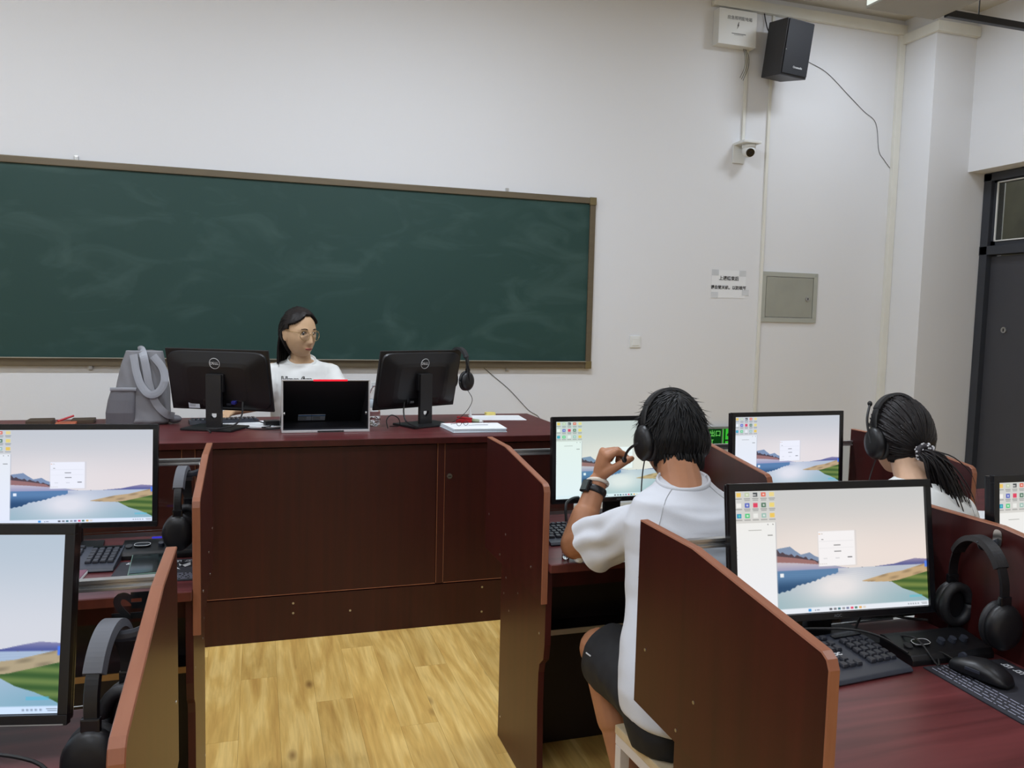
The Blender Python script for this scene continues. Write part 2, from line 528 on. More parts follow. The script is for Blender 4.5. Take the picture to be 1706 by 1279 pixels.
struct('baseboard_front', slab(XL, 4.96, YF - .012, YF, 0, .09, .003), M['white_plastic'])

# door in the right wall
dr = struct('door_1', slab(5.565, 5.60, DY0 + .06, DY1 - .075, .01, 2.03, .003), M['door'])
bm = new_bm()
for y0, y1 in ((DY0, DY0 + .065), (DY1 - .075, DY1 - .005)):
    box(bm, (5.57, (y0 + y1) / 2, DZ / 2), (.11, y1 - y0, DZ - .002), .004)
box(bm, (5.57, (DY0 + DY1) / 2, DZ - .035), (.11, DY1 - DY0, .06), .004)
box(bm, (5.57, (DY0 + DY1) / 2, 2.075), (.11, DY1 - DY0, .07), .004)
link('door_frame', bm, M['door_frame'], dr)
bm = new_bm()
for y0, y1, z0, z1 in ((4.165, 5.035, 2.11, 2.15), (4.165, 5.035, 2.60, 2.645), (4.165, 4.21, 2.11, 2.645), (4.99, 5.035, 2.11, 2.645)):
    box(bm, (5.575, (y0 + y1) / 2, (z0 + z1) / 2), (.06, y1 - y0, z1 - z0), .003)
sash = link('transom_frame', bm, M['door_frame'], dr)
bm = new_bm()
for y0, y1, z0, z1 in ((4.20, 5.0, 2.143, 2.152), (4.20, 5.0, 2.598, 2.607), (4.20, 4.209, 2.143, 2.607), (4.99, 4.999, 2.143, 2.607)):
    box(bm, (5.541, (y0 + y1) / 2, (z0 + z1) / 2), (.012, y1 - y0, z1 - z0), .001)
link('glazing_bead', bm, M['white_plastic'], sash)
link('pane', slab(5.548, 5.554, 4.20, 5.0, 2.14, 2.61), glass('transom_glass', (.85, .9, .86, 1), .02), sash)
bm = new_bm()
cyl(bm, (5.567, 4.87, 1.45), (5.555, 4.87, 1.45), .024, 20)
lk = link('lock', bm, M['steel'], dr)
link('keyhole', slab(5.551, 5.556, 4.867, 4.873, 1.438, 1.462), M['ink'], lk)
cl_ = bpy.data.lights.new('corridor_fill', 'AREA'); cl_.size = .6; cl_.energy = 14; clo = bpy.data.objects.new('corridor_fill', cl_); COL.objects.link(clo); clo.location = (6.2, 4.6, 3.8)  # unseen area light added to brighten the corridor behind the transom
gr = thing('reflected_lattice', 'grey lattice bars behind the glass above the door, standing in for a reflection', 'grille', (6.9, 4.6, 2.0))  # bars built behind the pane in place of a lattice reflected in it
for k in range(9):
    link('bar', bx((0, -1.2 + k * .3, .75), (.025, .025, 1.9)), M['grey_metal'], gr)
for zz in (0, .5, .62, 1.1, 1.6):
    link('rail', bx((0, 0, zz), (.025, 2.6, .03)), M['grey_metal'], gr)
for k in range(-3, 4):
    for sgn in (1, -1):
        link('diagonal', bx((0, 0, 0), (.02, .02, .75), mtx=T(0, k * .35, 1.36) @ Matrix.Rotation(rad(40 * sgn), 4, 'X')), M['grey_metal'], gr)

# ------------------------------------------------------------------ lamps
def lamp_fixture(x, y, label, z=ZC, L=1.2, power=1.0):
    t = thing('ceiling_lamp', label, 'lamp', (x, y, z), group='ceiling lamps of the classroom')
    link('housing', bx((0, 0, -.03), (L, .3, .058), .004), M['white_plastic'], t)
    link('diffuser', bx((0, 0, -.062), (L - .04, .26, .008), .002), M['lamp'], t)
    ld = bpy.data.lights.new('lamp_light', 'AREA')
    ld.shape = 'RECTANGLE'; ld.size = L - .06; ld.size_y = .24
    ld.energy = LAMP_POWER * power; ld.color = LAMP_COLOR[:3]
    lo = bpy.data.objects.new('lamp_light', ld); COL.objects.link(lo); lo.parent = t; lo.location = (0, 0, -.075)
    return t
for x, y, pw in LAMPS:
    lamp_fixture(x, y, 'flat white ceiling lamp over the desks, outside the frame', power=pw)
lamp_fixture(4.12, 4.5, 'short white ceiling lamp in the corner above the loudspeaker', L=.6, power=.3)
hb = thing('ceiling_unit', 'grey box hanging under the ceiling with a bright white side', 'ceiling unit', (3.74, 3.66, 3.35))
link('housing', bx((0, 0, .09), (.51, .98, .18), .004), mat('grey_unit_metal', rgb(150, 148, 140), .5, var=.04), hb)
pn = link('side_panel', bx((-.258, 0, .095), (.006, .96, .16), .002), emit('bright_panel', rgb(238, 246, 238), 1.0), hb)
for k in range(5):
    link('panel_line', bx((-.2625, .40, .045 + k * .022), (.002, .1 + .02 * (k % 2), .005)), M['ink_grey'], pn)
for sx in (-.2, .2):
    for sy in (-.4, .4):
        bm = new_bm(); cyl(bm, (sx, sy, .17), (sx, sy, ZC - 3.35), .006, 8); link('hanger', bm, M['steel'], hb)
br = thing('lamp_rail', 'black rail hung under the ceiling in front of the pillar', 'rail', (4.0, 4.06, 3.34))
link('bar', bx((.65, 0, .02), (1.3, .035, .04), .003), M['black'], br)
for xx in (.25, .9):
    bm = new_bm(); cyl(bm, (xx, 0, .03), (xx, 0, ZC - 3.34), .004, 8); link('hanger', bm, M['black'], br)

# ------------------------------------------------------------------ things on the front wall
bb = thing('blackboard', 'long dark green blackboard in bronze frame on front wall', 'blackboard', (.31, YF, 1.10))
W2, H2 = 2.005, 1.222
link('writing_panel', slab(-W2 + .02, W2 - .02, -.018, -.001, .03, H2 - .02), M['board'], bb)
for nm, b_ in (('frame_rail', slab(-W2, W2, -.032, 0, H2 - .042, H2, .004)), ('frame_rail', slab(-W2, W2, -.036, 0, .0, .05, .004)),
               ('frame_stile', slab(W2 - .042, W2, -.032, 0, .05, H2 - .042, .004)), ('frame_stile', slab(-W2, -W2 + .042, -.032, 0, .05, H2 - .042, .004))):
    link(nm, b_, M['olive'], bb)
link('chalk_ledge', slab(-W2 + .04, W2 - .045, -.052, -.034, .046, .053, .002), mat('ledge_aluminium', rgb(150, 146, 132), .4, .4), bb)
for sx in (-1, 1):
    for zz in (0, H2 - .05):
        link('corner_cap', slab(min(sx * (W2 - .047), sx * (W2 + .002)), max(sx * (W2 - .047), sx * (W2 + .002)), -.039, -.001, zz - .002, zz + .052, .003), mat('corner_cap', rgb(112, 98, 62), .4), bb)
for xx, zz in ((-1.334, H2 + .012), (1.344, H2 + .012), (-1.277, -.012), (1.375, -.012)):
    b_ = new_bm(); box(b_, (xx, -.008, zz), (.022, .014, .028), .003); cyl(b_, (xx, -.014, zz), (xx, -.018, zz), .005, 10)
    link('clip', b_, M['steel'], bb)

jb = thing('control_box', 'white metal control box under the ceiling with dangling wires', 'box', (3.38, YF, 3.495))
link('case', slab(-.16, .16, -.08, 0, 0, .253, .004), M['white_plastic'], jb)
text('应急照明配电箱', .03, M['ink_grey'], jb, 'lettering', T(.015, -.0808, .192) @ FRONT)
b_ = new_bm(); prism(b_, [(.006, .168), (.010, .168), (.006, .148), (.012, .148), (-.006, .116), (.0, .140), (-.005, .140)], 'y', -.0812, -.0802); link('lightning_mark', b_, M['ink_grey'], jb)
link('print_line', bx((0.01, -.0806, .083), (.12, .001, .005)), M['ink_grey'], jb)
link('print_line', bx((0.01, -.0806, .074), (.08, .001, .002)), M['ink_grey'], jb)
for k in range(3):
    b_ = new_bm()
    tube(b_, smooth_path([(.085 + k * .010, -.03, .004), (.098 + k * .016, -.04, -.06), (.104 + k * .016, -.03, -.13), (.062 + .014 * k, -.04, -.215 - .008 * k)]), .0018, 6)
    link('wire', b_, M['cable'], jb)

sp = thing('loudspeaker', 'black loudspeaker tilted down high on the front wall', 'loudspeaker', (3.743, 5.15, 3.447), rot=Euler((rad(8.6), 0, rad(10.7))))
bm = new_bm()
prism(bm, [(-.132, 0), (.132, 0), (.125, .06), (.10, .22), (-.10, .22), (-.125, .06)], 'z', -.194, .194, .006)
link('cabinet', bm, mat('speaker_vinyl', rgb(48, 49, 54), .5, var=.06), sp)
link('grille', bx((0, -.004, .004), (.248, .012, .366), .004), mat('speaker_grille', rgb(26, 28, 34), .6, var=.15, scale=(300, 300, 300)), sp)
text('Crossaudio', .02, M['silver_ink'], sp, 'badge', T(.02, -.0108, -.128) @ FRONT, bold=.0006)
b_ = new_bm(); ball(b_, (-.118, -.01, -.02), .004); link('screw', b_, M['steel'], sp)
b_ = new_bm(); box(b_, (0, .23, -.02), (.07, .05, .1), .004); cyl(b_, (0, .2, -.03), (0, .3, -.05), .018, 12)
link('wall_bracket', b_, M['black'], sp)

dc = thing('security_camera', 'white dome security camera on bracket beside the trunking', 'camera', (3.50, YF, 2.70))
link('wall_plate', slab(-.07, .03, -.016, 0, -.04, .10, .003), M['white_plastic'], dc)
link('bracket', bx((.01, -.075, .10), (.15, .15, .02), .006), M['white_plastic'], dc)
b_ = new_bm(); cyl(b_, (.02, -.08, .092), (.02, -.08, .06), .052, 24, .05); link('collar', b_, M['white_plastic'], dc, smooth=True)
b_ = new_bm(); ball(b_, (.02, -.082, .045), .05, u=28, v=18)
ht = link('eyeball', b_, M['white_plastic'], dc, smooth=True)
d = Vector((-.25, -.85, -.47)).normalized()
c0 = Vector((.02, -.082, .045))
b_ = new_bm(); cyl(b_, c0 + d * .036, c0 + d * .052, .031, 24); link('lens_window', b_, M['black_gloss'], ht)
b_ = new_bm(); cyl(b_, c0 + d * .05, c0 + d * .054, .012, 16); link('lens', b_, M['black'], ht)

mp = thing('meter_panel', 'grey metal access panel with lock on the front wall', 'panel', (3.997, YF, 1.47))
bm = new_bm()
for a in (slab(-.257, .257, -.014, 0, 0, .035, .002), slab(-.257, .257, -.014, 0, .355, .39, .002), slab(-.257, -.22, -.014, 0, .03, .36, .002), slab(.22, .257, -.014, 0, .03, .36, .002)):
    me_ = bpy.data.meshes.new('t'); a.to_mesh(me_); a.free(); bm.from_mesh(me_); bpy.data.meshes.remove(me_)
link('frame', bm, M['grey_metal'], mp)
pd = link('panel_door', slab(-.215, .215, -.012, -.001, .04, .35, .002), M['grey_metal2'], mp)
b_ = new_bm(); cyl(b_, (.165, -.011, .185), (.165, -.019, .185), .016, 18); link('lock', b_, M['steel'], pd)
link('keyhole', bx((.168, -.02, .188), (.006, .003, .018)), M['ink'], pd)
for sx in (-.24, .24):
    b_ = new_bm(); cyl(b_, (sx, -.013, .372), (sx, -.016, .372), .006, 10); link('screw', b_, M['steel'], mp)

nt_ = thing('paper_notice', 'white printed paper notice taped to the front wall', 'notice', (3.45, YF, 1.75))
link('sheet', slab(-.149, .149, -.0022, -.0008, -.105, .105), M['paper'], nt_)
text('上课结束后', .035, M['ink'], nt_, 'lettering', T(.0, -.0028, .042) @ FRONT, bold=.0008)
text('请自觉关机，以防损坏', .031, M['ink'], nt_, 'lettering', T(.0, -.0028, -.028) @ FRONT, bold=.0008)
for sx, sz in ((-.12, .085), (.12, .085), (.15, -.06), (-.12, -.085)):
    link('tape', bx((sx, -.0026, sz), (.06, .0006, .045)), mat('clear_tape', rgb(208, 211, 214), .25), nt_)

sw = thing('light_switch', 'small white square light switch right of the blackboard', 'switch', (2.676, YF, 1.298))
link('plate', bx((0, -.005, 0), (.086, .01, .086), .003), M['white_plastic'], sw)
link('rocker', bx((0, -.011, 0), (.052, .006, .056), .002), M['white_plastic'], sw)

ex = thing('exit_sign', 'green lit emergency exit sign low on the front wall', 'sign', (3.385, YF, .575))
link('case', bx((0, -.015, 0), (.38, .028, .15), .003), mat('exit_case', rgb(120, 126, 120), .4), ex)
link('text_panel', bx((-.065, -.0295, -.002), (.225, .002, .125)), M['exit_dark'], ex)
link('runner_panel', bx((.12, -.0295, -.002), (.125, .002, .125)), M['exit_green'], ex)
text('安全出口', .052, M['exit_letter'], ex, 'lettering', T(-.065, -.031, .022) @ FRONT, bold=.0006)
text('EXIT', .04, M['exit_letter'], ex, 'lettering', T(-.065, -.031, -.038) @ FRONT, bold=.0006)
def strip(pts, w, y=-.0315):
    b = new_bm()
    tube(b, [(x, y, z) for x, z in pts], w, 6, flat=(w, .0008), up=(0, 1, 0))
    return b
dk = mat('exit_figure', rgb(10, 44, 14), .5)
b_ = new_bm(); cyl(b_, (.148, -.0302, .042), (.148, -.0325, .042), .011, 14); link('figure_head', b_, dk, ex)
for pts in ([(.14, .03), (.125, -.002)], [(.14, .026), (.11, .026), (.095, .006)], [(.142, .026), (.16, .008), (.175, .012)], [(.125, -.002), (.145, -.022), (.138, -.05)], [(.125, -.002), (.108, -.03), (.078, -.03)]):
    link('figure_limb', strip(pts, .008), dk, ex)
link('door_outline', bx((.072, -.0312, 0), (.014, .0012, .12)), M['exit_dark'], ex)

def wire(name, label, pts, r, mtl, cat='cable'):
    b = new_bm(); tube(b, smooth_path(pts), r, 6)
    return tag(link(name, b, mtl), label, cat)
wire('speaker_cable', 'thin dark cable curving across the wall right of the loudspeaker', [(3.80, 5.40, 3.44), (4.0, 5.446, 3.49), (4.089, 5.446, 3.47), (4.248, 5.446, 3.411), (4.45, 5.446, 3.27), (4.608, 5.446, 3.159), (4.731, 5.446, 3.077), (4.776, 5.446, 2.868), (4.83, 5.446, 2.80), (4.897, 5.446, 2.736)], .0022, M['ink_grey'])
wire('board_cable', 'thin black cable slanting down the wall from the blackboard to the desk end', [(1.50, 5.444, 1.11), (1.60, 5.445, 1.03), (1.711, 5.445, .94), (1.85, 5.445, .80), (1.943, 5.445, .731), (2.0, 5.445, .55)], .0019, M['cable'])
wire('speaker_wire', 'short dark wire dropping from the trunking to the loudspeaker', [(3.64, 5.43, 3.78), (3.66, 5.435, 3.72), (3.665, 5.40, 3.64), (3.70, 5.36, 3.56)], .004, M['cable'])

# ------------------------------------------------------------------ student desks and their partitions
DZT = 0.75       # worktop height
ROW1, ROW2 = 2.13, 0.925
def partition(x, y0, side, label, screws=True):
    """side -1: the screen board sits on the -X face of the leg panel, +1: on the +X face"""
    t = thing('desk_partition', label, 'partition', (x, y0, 0), group='wooden partitions between the computer desks')
    a, b = (-.009, .009)
    poly = [(0.0, .63), (.603, .63), (.603, 1.027), (.388, 1.027), (.018, .979), (.006, .972), (.0, .958)]
    bm = new_bm(); prism(bm, poly, 'x', a, b)
    link('screen_board', bm, M['wood'], t)
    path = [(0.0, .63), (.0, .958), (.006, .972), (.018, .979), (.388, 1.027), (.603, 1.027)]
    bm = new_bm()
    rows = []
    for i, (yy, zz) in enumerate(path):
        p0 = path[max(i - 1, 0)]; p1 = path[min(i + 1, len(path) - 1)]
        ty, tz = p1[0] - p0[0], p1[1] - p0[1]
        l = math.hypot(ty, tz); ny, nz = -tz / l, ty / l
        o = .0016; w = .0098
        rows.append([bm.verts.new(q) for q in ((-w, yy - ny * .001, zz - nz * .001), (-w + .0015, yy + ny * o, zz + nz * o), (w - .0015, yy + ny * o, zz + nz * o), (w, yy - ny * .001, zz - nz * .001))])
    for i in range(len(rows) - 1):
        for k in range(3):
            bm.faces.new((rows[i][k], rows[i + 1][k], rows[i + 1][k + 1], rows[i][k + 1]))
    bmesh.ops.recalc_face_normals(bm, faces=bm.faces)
    link('banding_or_highlight', bm, M['band'], t)
    lx = (.009, .028) if side < 0 else (-.028, -.009)
    leg = [(.012, .725), (.012, .50), (.02, .455), (.05, .43), (.058, .40), (.06, .30), (.05, .1), (.03, 0.0), (.455, 0), (.455, .725)]
    bm = new_bm(); prism(bm, leg, 'x', lx[0], lx[1], .0008)
    link('leg_panel', bm, M['wood'], t)
    if screws:
        xs = a - .0005 if side < 0 else b + .0005
        for yy, zz in ((.56, .76), (.36, .74), (.1, .71), (.42, .655)):
            b_ = new_bm(); cyl(b_, (xs - .0006, yy, zz), (xs + .0006, yy, zz), .0035, 8)
            link('screw', b_, M['steel'], t)
        xs = lx[0] if side < 0 else lx[1]
        for yy, zz in ((.40, .58), (.27, .57), (.42, .52), (.36, .48), (.06, .52), (.43, .08)):
            b_ = new_bm(); cyl(b_, (xs - .001, yy, zz), (xs + .001, yy, zz), .0035, 8)
            link('screw', b_, M['steel'], t)
    return t
partition(-.147, ROW1, 1, 'brown wooden desk partition left of the aisle, before the teacher desk')
partition(.788, ROW1, -1, 'brown wooden desk partition right of the aisle, beside the boy\'s left arm')
partition(1.53, ROW1, -1, 'brown wooden desk partition between the boy and the girl', False)
partition(2.35, ROW1, -1, 'brown wooden desk partition behind the girl, next to the door', False)
partition(-.937, ROW1, 1, 'brown wooden desk partition at the left end of the front row', False)
partition(-.937, ROW2, 1, 'brown wooden desk partition at the left end of the second row', False)
partition(2.356, ROW2, -1, 'brown wooden desk partition at the right end of the second row', False)
partition(-.147, ROW2, 1, 'brown wooden desk partition at the lower left, nearest the camera')
partition(.788, ROW2, -1, 'large brown wooden partition in front of the boy\'s back')
partition(1.537, ROW2, -1, 'brown wooden partition with a headset hanging on it', False)

def student_desk(xa, xb, y0, label, rail=True):
    xm = (xa + xb) / 2; w = xb - xa
    t = thing('student_desk', label, 'desk', (xm, y0, 0), group='brown wooden computer desks')
    link('worktop', bx((0, .29, DZT - .0125), (w, .615, .025), .004), M['wood_top'], t)
    link('edge_strip', bx((0, -.0185, DZT - .0125), (w - .004, .003, .023), .001), M['band_dark'], t)
    link('front_apron', bx((0, .10, DZT - .065), (w, .016, .08)), M['wood'], t)
    link('back_panel', bx((0, .372, .36), (w, .016, .72)), M['dark_cavity'], t)  # floor-length and set forward to keep light out of the cavity
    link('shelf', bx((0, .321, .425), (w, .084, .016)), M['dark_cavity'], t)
    link('shelf_edge', bx((0, .277, .425), (w, .004, .018)), M['alu'] if xa > 0 else M['shelf_wood'], t)
    if rail:
        bm = new_bm()
        box(bm, (0, .594, .978), (w, .016, .007), .001); box(bm, (0, .597, .971), (w, .008, .012)); box(bm, (0, .594, .964), (w, .016, .006), .001)
        link('screen_rail', bm, M['alu'], t)
        link('clear_screen', bx((0, .597, .859), (w - .002, .003, .208)), M['acrylic'], t)
    return t
XA, XB, XC, XD = (-.92, -.157), (.798, 1.52), (1.54, 2.34), (2.36, 3.10)
XB2, XC2 = (.798, 1.527), (1.547, 2.34)
student_desk(*XA, ROW1, 'brown computer desk left of the aisle in the front row')
student_desk(*XB, ROW1, 'brown computer desk the boy in white leans on')
student_desk(*XC, ROW1, 'brown computer desk in front of the girl with the ponytail')
student_desk(*XD, ROW1, 'brown computer desk beside the dark door, right of the girl', False)
dA2 = student_desk(*XA, ROW2, 'brown computer desk at the lower left corner')
student_desk(*XB2, ROW2, 'glossy red-brown computer desk at the lower right with keyboard and mouse pad')
student_desk(*XC2, ROW2, 'brown computer desk at the right edge behind the hanging headset')
text('E2', .062, M['ink'], dA2, 'lettering', T(.325, .5995, .925) @ Matrix.Rotation(PI, 4, 'Z') @ FRONT, bold=.003)

# ------------------------------------------------------------------ the picture on the screens (one vertex-coloured grid shared by all)
def screen_mesh():
    NX, NY = 352, 198
    u, v = np.meshgrid((np.arange(NX * 2) + .5) / (NX * 2), (np.arange(NY * 2) + .5) / (NY * 2))
    def C(r, g, b): return np.array([r, g, b], float)
    def mixc(a, b, t): return a + (b - a) * t[..., None]
    def ss(x, a, b):
        t = np.clip((x - a) / (b - a), 0, 1); return t * t * (3 - 2 * t)
    rng = np.random.RandomState(3)
    img = mixc(C(204, 205, 206) + 0 * u[..., None], C(236, 224, 219) + 0 * u[..., None], ss(v, 0.0, .58))
    img = mixc(img, C(238, 231, 226), 0.5 * np.exp(-((u - .45) ** 2) / .05) * ss(v, .2, .5))
    HZ = .655
    # far hills at the right, mountains at the left
    hr = np.interp(u, [.70, .82, .88, .93, 1.0], [HZ, .640, .618, .603, .612])
    img = np.where((v > hr)[..., None], mixc(C(150, 140, 170) + 0 * u[..., None], C(92, 96, 150) + 0 * u[..., None], ss(v, .6, .655)), img)
    pk = np.interp(u, [.18, .215, .25, .275, .30, .33, .355, .375, .40, .44, .50, .58], [.50, .475, .468, .462, .495, .53, .522, .515, .545, .57, .63, .66])
    img = np.where((v > pk)[..., None], C(132, 150, 178), img)
    tr = np.interp(u, [.18, .21, .24, .28, .33, .38, .43, .46], [.49, .49, .515, .53, .545, .57, .59, .66]) + .006 * (np.sin(u * 260) * .6 + np.sin(u * 171 + 1))
    img = np.where((v > tr)[..., None], C(86, 74, 82), img)
    sl = np.interp(u, [.18, .21, .30, .40, .46], [.535, .535, .555, .585, .66])
    img = np.where((v > sl)[..., None], C(158, 116, 114), img)
    fg = np.interp(u, [.18, .21, .30, .42, .50, .58], [.585, .585, .595, .615, .635, .655])
    img = np.where((v > fg)[..., None], mixc(C(196, 188, 200) + 0 * u[..., None], C(160, 160, 190) + 0 * u[..., None], ss(v, .59, .66)), img)
    # water
    w = mixc(C(186, 194, 208) + 0 * u[..., None], C(168, 190, 198) + 0 * u[..., None], ss(v, HZ, .95))
    glow = np.exp(-((u - .52) ** 2) / .03 - ((v - .80) ** 2) / .02)
    w = mixc(w, C(233, 230, 232), np.clip(glow * 1.1, 0, 1))
    edge = ss(np.abs(u - .5), .18, .5) * ss(v, .78, .95)
    w = mixc(w, C(140, 178, 190), edge * .8)
    bl = np.exp(-((v - .685) ** 2) / .0004) * ss(u, .62, .3)
    w = mixc(w, C(64, 84, 140), np.clip(bl, 0, 1) * .95)
    rf = np.interp(u, [.18, .21, .27, .31, .35, .40, .46, .52], [.83, .83, .81, .775, .765, .745, .71, .69]) + .004 * np.sin(u * 240)
    inr = (v < rf) & (u < .52)
    w = np.where(inr[..., None], mixc(C(96, 132, 172) + 0 * u[..., None], C(52, 82, 118) + 0 * u[..., None], ss(v, .69, .80)), w)
    st = .5 + .5 * np.sin(v * 420 + 6 * np.sin(u * 9))
    w = w + ((st - .5) * 10 * np.exp(-((v - .70) ** 2) / .002))[..., None]
    img = np.where((v > HZ)[..., None], w, img)
    # headland at the right
    up = np.interp(u, [.645, .70, .78, .86, .93, 1.0], [.765, .745, .715, .70, .672, .645])
    dn = np.interp(u, [.645, .70, .80, .86, .92, .97, 1.0], [.77, .778, .785, .845, .88, .92, .95])
    land = (v > up) & (v < dn) & (u > .645)
    gt = np.interp(u, [.645, .78, .84, 1.0], [.79, .785, .775, .715])
    n1 = np.sin(u * 70 + v * 110) * .5 + .5 * np.sin(u * 31 - v * 90)
    tan = mixc(C(196, 168, 130) + 0 * u[..., None], C(150, 128, 100) + 0 * u[..., None], np.clip(n1, 0, 1) * .8)
    grn = mixc(C(120, 136, 74) + 0 * u[..., None], C(70, 98, 52) + 0 * u[..., None], np.clip(.5 + .5 * np.sin((v - .12 * u) * 95), 0, 1))
    img = np.where(land[..., None], np.where((v > gt)[..., None], grn, tan), img)
    # side window under the desktop icons
    img = np.where(((u < .208) & (v < .262))[..., None], mixc(img, C(214, 218, 214), 0 * u + .4), img)
    img = np.where(((u < .205) & (v > .262) & (v < .957))[..., None], mixc(C(240, 240, 236) + 0 * u[..., None], C(238, 240, 248) + 0 * u[..., None], v), img)
    def rect(x0, x1, y0, y1, c, a=1.0):
        nonlocal img
        m = ((u >= x0) & (u <= x1) & (v >= y0) & (v <= y1))[..., None]
        img = np.where(m, img * (1 - a) + np.array(c, float) * a, img)
    def disc(x, y, r, c):
        nonlocal img
        m = (((u - x) * 1.78) ** 2 + (v - y) ** 2 < r * r)[..., None]
        img = np.where(m, np.array(c, float), img)
    rect(.205, .2085, .262, .957, (186, 190, 198), .7)
    rect(.07, .135, .318, .324, (150, 150, 146), .8); rect(.165, .19, .36, .368, (120, 120, 118), .8)
    rect(.165, .17, .273, .282, (140, 140, 140), .7); rect(.19, .196, .273, .282, (120, 120, 120), .7)
    for k in range(4): rect(.008, .014, .45 + k * .03, .453 + k * .03, (170, 172, 180))
    ic = [[(240, 200, 96), (190, 205, 170), (70, 74, 78), (228, 92, 70), (238, 216, 140)],
          [(246, 246, 244), (66, 84, 190), (224, 60, 92), (62, 104, 80), (240, 216, 120)],
          [(40, 140, 190), (70, 200, 120), (238, 240, 238), (150, 190, 180), (240, 200, 90)]]
    for r_ in range(3):
        for c_ in range(5):
            x = .025 + c_ * .0415; y = .036 + r_ * .084
            rect(x - .0115, x + .0115, y - .016, y + .018, ic[r_][c_], .9)
            if c_ in (1, 3): rect(x - .004, x + .006, y - .006, y + .008, (240, 240, 240), .8)
            if c_ == 0 and r_ == 2: disc(x + .002, y, .01, (100, 205, 190))
            if c_ == 2 and r_ == 0: rect(x - .012, x + .004, y + .0, y + .006, (225, 225, 225))
            rect(x - .016, x + .016, y + .030, y + .035, (110, 112, 112), .85)
            if r_ < 2 and c_ > 0: rect(x - .013, x + .014, y + .042, y + .047, (120, 122, 122), .8)
    # dialog window
    rect(.418, .622, .348, .64, (205, 205, 210), .35)
    rect(.422, .612, .35, .632, (246, 244, 247)); rect(.425, .605, .43, .433, (220, 220, 225)); rect(.425, .605, .487, .489, (226, 226, 230))
    rect(.425, .432, .368, .374, (228, 150, 70)); rect(.436, .446, .368, .374, (200, 190, 180)); rect(.438, .449, .413, .419, (110, 110, 110))
    rect(.502, .537, .461, .469, (120, 120, 122), .9); rect(.503, .540, .513, .520, (120, 120, 122), .9)
    rect(.572, .596, .563, .57, (90, 90, 96)); rect(.508, .53, .567, .572, (200, 200, 205)); rect(.446, .466, .567, .572, (208, 208, 212))
    for k in range(4): rect(.428 + k * .01, .433 + k * .01, .612, .616, (205, 200, 190))
    rect(.222, .240, .675, .705, (240, 244, 248)); rect(.985, 1, .63, .68, (90, 130, 230))
    rect(.895, .965, .905, .925, (96, 190, 210), .55)
    # task bar
    rect(0, 1, .957, 1, (232, 238, 248))
    rect(.36, .374, .968, .988, (70, 150, 220)); rect(.392, .398, .974, .984, (150, 160, 180)); rect(.402, .416, .974, .982, (140, 150, 170))
    for k, c in enumerate([(90, 90, 96), (120, 122, 128), (60, 110, 120), (150, 150, 156), (110, 116, 150), (222, 60, 96), (70, 120, 100), (226, 170, 90), (225, 214, 200)]):
        rect(.468 + k * .022, .482 + k * .022, .970, .987, c, .9)
    for k in range(5): rect(.885 + k * .013, .892 + k * .013, .972, .983, (120, 124, 134), .7)
    rect(.958, .99, .970, .975, (130, 134, 140), .8); rect(.962, .99, .981, .986, (130, 134, 140), .8)
    img = np.clip(img, 0, 255).reshape(NY, 2, NX, 2, 3).mean((1, 3)) / 255.0
    u, v = np.meshgrid(np.linspace(0, 1, NX), np.linspace(0, 1, NY))
    linr = np.where(img <= .04045, img / 12.92, ((img + .055) / 1.055) ** 2.4)
    W, H = .478, .269
    co = np.stack([(u - .5) * W, 0 * u, (.5 - v) * H], -1).reshape(-1, 3).astype(np.float32)
    idx = np.arange(NX * NY).reshape(NY, NX)
    q = np.stack([idx[:-1, :-1], idx[1:, :-1], idx[1:, 1:], idx[:-1, 1:]], -1).reshape(-1, 4)
    me = bpy.data.meshes.new('screen')
    me.vertices.add(len(co)); me.vertices.foreach_set('co', co.ravel())
    me.loops.add(q.size); me.loops.foreach_set('vertex_index', q.ravel().astype(np.int32))
    me.polygons.add(len(q)); me.polygons.foreach_set('loop_start', np.arange(0, q.size, 4, dtype=np.int32))
    me.polygons.foreach_set('loop_total', np.full(len(q), 4, np.int32))
    me.update(); me.validate()
    ca = me.color_attributes.new('picture', 'FLOAT_COLOR', 'POINT')
    ca.data.foreach_set('color', np.concatenate([linr.reshape(-1, 3), np.ones((NX * NY, 1))], 1).astype(np.float32).ravel())
    return me
def screen_mat(name, tint, strength=1.0):
    m = bpy.data.materials.new(name); m.use_nodes = True
    nt = m.node_tree; nt.nodes.remove(nt.nodes['Principled BSDF'])
    at = nt.nodes.new('ShaderNodeVertexColor'); at.layer_name = 'picture'
    mx = nt.nodes.new('ShaderNodeMix'); mx.data_type = 'RGBA'; mx.blend_type = 'MULTIPLY'; mx.inputs['Factor'].default_value = 1
    nt.links.new(at.outputs['Color'], mx.inputs[6]); mx.inputs[7].default_value = tint + (1,)
    e = nt.nodes.new('ShaderNodeEmission'); e.inputs[1].default_value = strength
    nt.links.new(mx.outputs[2], e.inputs[0])
    nt.links.new(e.outputs[0], nt.nodes['Material Output'].inputs[0])
    return m
SCREEN = screen_mesh()
